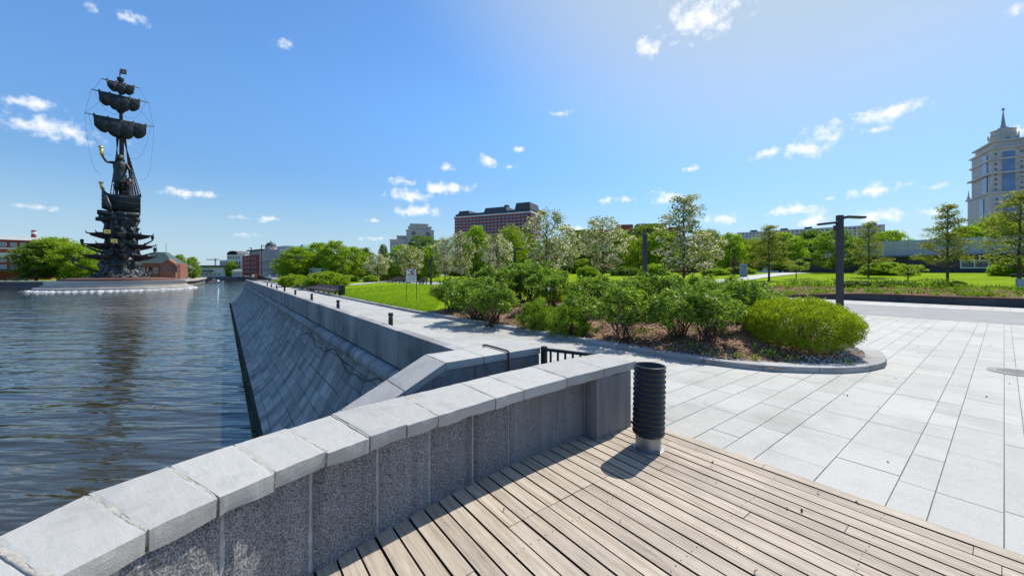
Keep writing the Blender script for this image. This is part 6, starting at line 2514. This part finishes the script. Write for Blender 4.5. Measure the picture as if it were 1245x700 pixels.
for lev, (py, L1) in enumerate(((286.5, 8.9), (299.5, 9.6), (312.5, 10.2))):
    for k, ang in enumerate((180, 0, 222, 318, 268, 45, 135, 90)):
        L_ = L1 if ang in (0, 180) else L1 * (.86 if k < 5 else .8)
        prow(R(ang + (lev - 1) * 6), LZ(py + 1), L_, 1.7, 2.7, .6).build('prow', 'bronze', mon, fix=True)
for sx, pe, ze, zb_ in ((-1, 102, 299, 306), (1, 187, 291, 297), (1, 190, 306, 310), (-1, 92, 321, 330), (1, 184, 330, 334)):
    b = MB()
    e = (LX(pe), -1.5, LZ(ze))
    b.chain([(sx * 4, -1, LZ(zb_) - 1), (sx * 7, -1.3, LZ(zb_)), e], [.5, .4, .25], 6)
    b.chain([e, (e[0], e[1], e[2] + 2.2)], [.3, .2], 6)
    b.box((e[0], e[1], e[2] + .6), (1.0, .9, 1.5))
    b.build('spar', 'bronze', mon)
# anchors and hull fragments lying round the foot
for k in range(10):
    a = R(180 + k * 20)
    b = MB()
    rr_ = 8.3
    c = Vector((rr_ * math.cos(a), rr_ * math.sin(a), 1.0))
    tdir = Vector((-math.sin(a), math.cos(a), 0))
    b.chain([c - tdir * 2.2 + Vector((0, 0, 1.2)), c - tdir * 1.2 + Vector((0, 0, -.6)), c + tdir * 1.2 + Vector((0, 0, -.6)), c + tdir * 2.2 + Vector((0, 0, 1.2))], [.18, .6, .6, .18], 6)
    b.build('anchor', 'bronze_rough', mon, smooth=True)
for (pe, ze) in ((131, 286), (139, 296.5)):
    b = MB()
    b.box((LX(pe), -6.6, LZ(ze)), (1.9, .25, 1.6))
    b.build('gold_ensign', 'gold', mon)
    b = MB()
    for q in (-1, 1):
        b.obox((LX(pe) - .8, -6.75, LZ(ze) + (.1 if q > 0 else 1.35)), (.2, 0, 0), (0, .02, 0), (1.4, 0, 1.25 * q))
    b.build('ensign_cross', 'black_paint', mon)
# rolled cloths and cannon under the hull
for (x0, x1, py, yy, rr_) in ((119, 138, 261, -3.2, 1.05), (141, 170, 261, -3.6, 1.1), (117, 140, 268.5, -2.2, .85), (148, 171, 267, -2.6, .85), (120, 171, 264.5, 2.5, 1.0)):
    b = MB(); b.chain([(LX(x0), yy, LZ(py)), (LX(x0) + .4, yy, LZ(py)), (LX((x0 + x1) / 2), yy - .5, LZ(py) - .2), (LX(x1) - .4, yy, LZ(py)), (LX(x1), yy, LZ(py))], [rr_ * .8, rr_, rr_ * 1.05, rr_, rr_ * .8], 12)
    b.build('roll', 'bronze', mon, smooth=True)
# hull, bow to the left
b = MB()
n = 14
H0, H1 = LZ(260.5), LZ(238)
for k in range(n + 1):
    f = k / n
    x_ = LX(124) + (LX(171.5) - LX(124)) * f
    w_ = (3.1 * min(1, (f / .42) ** .6) if f < .42 else 3.1 - .7 * ((f - .42) / .58)) + .12
    zt_ = H1 + (2.4 * (1 - f / .25) ** 2 if f < .25 else 0) + (1.3 * ((f - .7) / .3) ** 2 if f > .7 else 0)
    zb2 = H0 + 1.9 * (1 - f) ** 3
    for (a_, c_) in ((-1.0, 1), (-1.12, .72), (-1.0, .45), (-.78, .18), (0, 0), (.78, .18), (1.0, .45), (1.12, .72), (1.0, 1), (.86, 1), (.84, .8), (-.84, .8), (-.86, 1)):
        b.v.append((x_, w_ * a_, zb2 + (zt_ - zb2) * c_))
m_ = 13
for k in range(n):
    for j in range(m_):
        j2 = (j + 1) % m_
        b.face((k * m_ + j, k * m_ + j2, (k + 1) * m_ + j2, (k + 1) * m_ + j))
b.face(range(m_)); b.face([n * m_ + j for j in range(m_ - 1, -1, -1)])
hull = b.build('ship_hull', 'bronze', mon, fix=True)
for zf in (.30, .58, .86):
    b = MB()
    for side in (-1, 1):
        pts = []
        for k in range(n + 1):
            f = k / n
            w_ = (3.1 * min(1, (f / .42) ** .6) if f < .42 else 3.1 - .7 * ((f - .42) / .58)) + .12
            pts.append((LX(124) + (LX(171.5) - LX(124)) * f, side * w_ * (1.03 if zf < .5 else 1.12), H0 + (H1 - H0) * zf + 1.9 * (1 - f) ** 3 * (1 - zf)))
        b.chain(pts, .22, 5)
    b.build('wale', 'bronze_rough', hull)
b = MB()
for k in range(9):
    b.box((LX(136) + k * .85, -3.42, H0 + 3.0), (.5, .2, .6))
b.build('gun_ports', 'black_paint', hull)
b = MB(); b.chain([(LX(126), 0, H1 + 1.8), (LX(123.5), -.4, H1 + 3.0), (LX(122.5), -.6, H1 + 4.2)], [.6, .5, .35], 7); b.ball((LX(123.3), -.6, H1 + 4.5), (.8, .5, .5), 8, 6); b.build('figurehead', 'gold', hull, smooth=True)
b = MB(); b.chain([(LX(127), -1.5, H1 + 1.2), (LX(133), -4.2, H0 + 3.2), (LX(136), -4.3, H0 + .2)], [.35, .7, .3], 7); b.build('bow_anchor', 'bronze', hull, smooth=True)
# mast, tops, yards, sails, flag
b = MB(); b.chain([(.3, 1.2, H1 - 2), (.2, 1.2, LZ(170)), (0, 1.2, LZ(131)), (-.2, 1.2, LZ(100)), (-.3, 1.2, LZ(84))], [.85, .75, .55, .38, .14], 12); mast = b.build('mast', 'rust_metal', mon, smooth=True)
for py, rr_ in ((133, 1.7), (96.5, 1.1), (160, 1.5)):
    b = MB(); b.lathe((-.1, 1.2, LZ(py)), [(rr_ * .45, -1.3), (rr_, 0), (rr_ * 1.05, .9), (rr_ * .95, .95), (rr_ * .85, .2)], 16); b.build('crows_nest', 'bronze', mast)
b = MB()
fx = []
for k in range(9):
    f = k / 8
    fx.append((-.3 + 2.0 * f, 1.2 + .22 * math.sin(f * 6), LZ(83.5)))
for k in range(8):
    p, q_ = fx[k], fx[k + 1]
    for dy in (0, .07):
        qd = [(p[0], p[1] + dy, p[2] - 1.6), (q_[0], q_[1] + dy, q_[2] - 1.6), (q_[0], q_[1] + dy, q_[2] + .5), (p[0], p[1] + dy, p[2] + .5)]
        b.poly(qd if dy == 0 else qd[::-1])
fl_ = b.build('flag', 'bronze', mast)
b = MB(); b.obox((.2, 1.0, LZ(83.5) - 1.2), (.18, 0, 0), (0, .06, 0), (.9, 0, 1.2)); b.obox((.2, .98, LZ(83.5)), (.18, 0, 0), (0, .06, 0), (.9, 0, -1.2)); b.build('flag_cross', 'gold', fl_)


def sail(pyt, pyb, half, yard_half, yy, nsc, seed, shiftx=0):
    zt_, zb_ = LZ(pyt), LZ(pyb)
    b = MB(); b.chain([(-yard_half, yy, zt_ + .2), (-yard_half * .5, yy, zt_ + .25), (yard_half * .5, yy, zt_ + .25), (yard_half, yy, zt_ + .2)], [.14, .30, .30, .14], 8); yd = b.build('yard', 'rust_metal', mon, smooth=True)
    # rolled canvas sagging in scallops between its gaskets
    b = MB()
    n = 48
    m = 14
    drop = zt_ - zb_
    for k in range(n + 1):
        f = k / n
        x_ = -half + 2 * half * f + shiftx
        sc = abs(math.sin(f * math.pi * nsc)) ** .55
        env = .62 + .38 * math.sin(math.pi * f) ** .7
        d = drop * env * (.80 + .20 * sc)
        gather = .78 + .22 * sc
        for j in range(m):
            a = 2 * math.pi * j / m
            zz_ = zt_ - d * .5 + d * .5 * math.cos(a)
            low = .5 - .5 * math.cos(a)
            yq = yy - .5 - (1.0 + 1.3 * low) * gather * (.35 + .65 * math.sin(math.pi * min(1, low + .12))) * (1 if math.sin(a) < 0 else -.25) * abs(math.sin(a)) ** .7
            fold = .34 * math.sin(j * 2.6 + f * 30 + seed) * gather
            b.v.append((x_ + .15 * math.sin(j * 1.7 + seed), yq + fold, zz_ + .15 * fold))
    for k in range(n):
        for j in range(m):
            j2 = (j + 1) % m
            b.face((k * m + j, (k + 1) * m + j, (k + 1) * m + j2, k * m + j2))
    b.face(range(m - 1, -1, -1)); b.face([n * m + j for j in range(m)])
    s_ = b.build('sail', 'bronze', yd, smooth=True)
    b = MB()
    for i in range(nsc + 1):
        x_ = -half + 2 * half * i / nsc + shiftx
        b.chain([(x_, yy, zt_ + .8), (x_, yy - .8, zt_ - .4), (x_ * .97, yy - 1.3, zt_ - drop * .42)], [.3, .34, .18], 6)
    b.build('gasket', 'bronze', yd, smooth=True)


sail(146.5, 168.5, 7.6, 10.2, .4, 4, 1)
sail(117, 135.5, 5.9, 8.5, .5, 4, 5, -.3)
sail(101.5, 115, 3.9, 5.7, .6, 3, 9)
# shrouds with ratlines, and slack lines hanging from the yards
for (sx, xt, xb, yb) in ((1, .6, LX(172.5), -2.2), (1, .6, LX(171), 3.0), (-1, -.6, LX(134), 2.6)):
    b = MB()
    for q in range(4):
        b.chain([(xt + q * .25 * sx, 1.0, LZ(165)), (xb - q * .9 * sx, yb, H1)], .16, 5)
    for k in range(1, 22):
        f = k / 22
        p = Vector((xt, 1.0, LZ(165))).lerp(Vector((xb, yb, H1)), f)
        q_ = Vector((xt + .75 * sx, 1.0, LZ(165))).lerp(Vector((xb - 2.7 * sx, yb, H1)), f)
        b.chain([p, q_], .10, 4)
    b.build('shroud', 'rust_metal', mon)
b = MB()
for (x0, z0, x1, z1, sag) in ((-10.2, LZ(146), -5.5, LZ(215), 12), (-8.5, LZ(117), -10.2, LZ(146), 2), (-5.7, LZ(101), -8.5, LZ(117), 2), (10.2, LZ(146), 6.0, LZ(215), 14), (8.5, LZ(117), 10.2, LZ(146), 2), (5.7, LZ(101), 8.5, LZ(117), 2),
                          (-9.2, LZ(146), -2.5, LZ(190), 9), (9.2, LZ(146), 2.5, LZ(190), 10), (-7.6, LZ(117), -1, LZ(140), 5), (7.6, LZ(117), 1, LZ(140), 6), (-10.2, LZ(146), 0, LZ(100), 1), (10.2, LZ(146), 0, LZ(100), 1)):
    pts = []
    for k in range(15):
        f = k / 14
        pts.append((x0 + (x1 - x0) * f + (.8 if x0 > 0 else -.8) * math.sin(math.pi * f) * sag * .06, .6, z0 + (z1 - z0) * f - sag * math.sin(math.pi * f) * .55))
    b.chain(pts, .04, 4)
    for k in range(1, 14, 2):
        b.box((pts[k][0], pts[k][1], pts[k][2] - .1), (.14, .14, .14))
b.build('slack_lines', 'bronze', mon)
# the standing figure: right arm raised with a golden scroll, left hand on the ship's wheel
fg = thing('x', (0, 0, 0), None, None)
bpy.data.objects.remove(fg)
v, e = body_verts(1.75, .05, la=((-.20, -.05, -.03), (-.33, -.08, .19)), ra=((.10, -.08, -.24), (.17, -.28, -.36)))
FS = 18.2 / 1.78
v = [(a * FS, b_ * FS, c * FS, (tuple(q * FS * 1.12 for q in r_) if isinstance(r_, tuple) else r_ * FS * 1.15)) for a, b_, c, r_ in v]
FX, FY, FZ = LX(146), -1.2, H1 - .9
fig = skin_body('figure', v, e, ['bronze'], mon, 2)
fig.location = (FX, FY, FZ)
b = MB()      # skirted coat, sash and boots' turned tops
rough_lathe(b, (0, 0, 0), fine([(.36 * FS * .62, .60 * FS), (.33 * FS * .62, .78 * FS), (.27 * FS * .62, .98 * FS), (.29 * FS * .62, 1.10 * FS), (.33 * FS * .62, 1.28 * FS), (.31 * FS * .62, 1.40 * FS), (.10 * FS, 1.47 * FS)], .4), 28, .10, 2.0, 8, 1, .68, 8, .06)
b.build('coat', 'bronze_rough', fig, smooth=True)
for sx in (-1, 1):
    b = MB(); b.lathe((sx * .10 * FS, -.01 * FS, 0), [(.075 * FS, .30 * FS), (.10 * FS, .46 * FS), (.11 * FS, .50 * FS), (.085 * FS, .50 * FS)], 12); b.build('boot_top', 'bronze', fig, smooth=True)
b = MB(); b.ball((0, .03 * FS, 1.655 * FS), (.125 * FS, .11 * FS, .125 * FS), 14, 9); b.ball((-.09 * FS, .03 * FS, 1.56 * FS), (.06 * FS, .07 * FS, .09 * FS), 8, 6); b.ball((.09 * FS, .03 * FS, 1.56 * FS), (.06 * FS, .07 * FS, .09 * FS), 8, 6); b.build('hair', 'bronze_rough', fig, smooth=True)
b = MB(); b.ball((0, -.075 * FS, 1.62 * FS), (.062 * FS, .055 * FS, .085 * FS), 12, 8); b.chain([(0, -.125 * FS, 1.645 * FS), (0, -.145 * FS, 1.60 * FS)], [.010 * FS, .018 * FS], 6); b.build('face', 'rust_metal', fig, smooth=True)
hx, hy, hz3 = (-.175 - .345) * FS, (.01 - .085) * FS, (1.405 + .25) * FS
b = MB(); b.chain([(hx + .4, hy - .1, hz3 - .7), (hx, hy - .1, hz3 + .6), (hx - .1, hy - .1, hz3 + 3.2)], [.55, .6, .62], 10); b.chain([(hx + .6, hy - .4, hz3 + 2.6), (hx - .9, hy - .4, hz3 + 3.0)], [.35, .35], 8); b.build('golden_scroll', 'gold', fig, smooth=True)
b = MB(); b.chain([(.19 * FS, -.13 * FS, .95 * FS), (.21 * FS, -.13 * FS, .45 * FS)], [.12, .06], 6); b.build('sword', 'bronze', fig)
b = MB()
wc = Vector((LX(158), -2.4, H1 + 6.0))
for k in range(20):
    a0, a1 = 2 * math.pi * k / 20, 2 * math.pi * (k + 1) / 20
    b.chain([wc + Vector((math.cos(a0) * .9, math.sin(a0) * 1.6, math.sin(a0) * 2.0)), wc + Vector((math.cos(a1) * .9, math.sin(a1) * 1.6, math.sin(a1) * 2.0))], .2, 5)
    if k % 3 == 0:
        b.chain([wc, wc + Vector((math.cos(a0) * 1.1, math.sin(a0) * 2.0, math.sin(a0) * 2.5))], .13, 4)
b.build('ships_wheel', 'rust_metal', mon)
b = MB(); rough_lathe(b, (LX(157), -1.8, H1 - 1), fine([(1.3, 0), (1.0, 3), (.8, 7), (.5, 8.5)], .8), 14, .25, 1.5, 5); b.build('drapery', 'bronze_rough', mon, smooth=True)

for key, protos in list(PT.items()) + list(PS.items()):
    for p in protos:
        if not USED.get(p.name):                    # a prototype that no place needed
            for ch in list(p.children):
                bpy.data.objects.remove(ch)
            bpy.data.objects.remove(p)
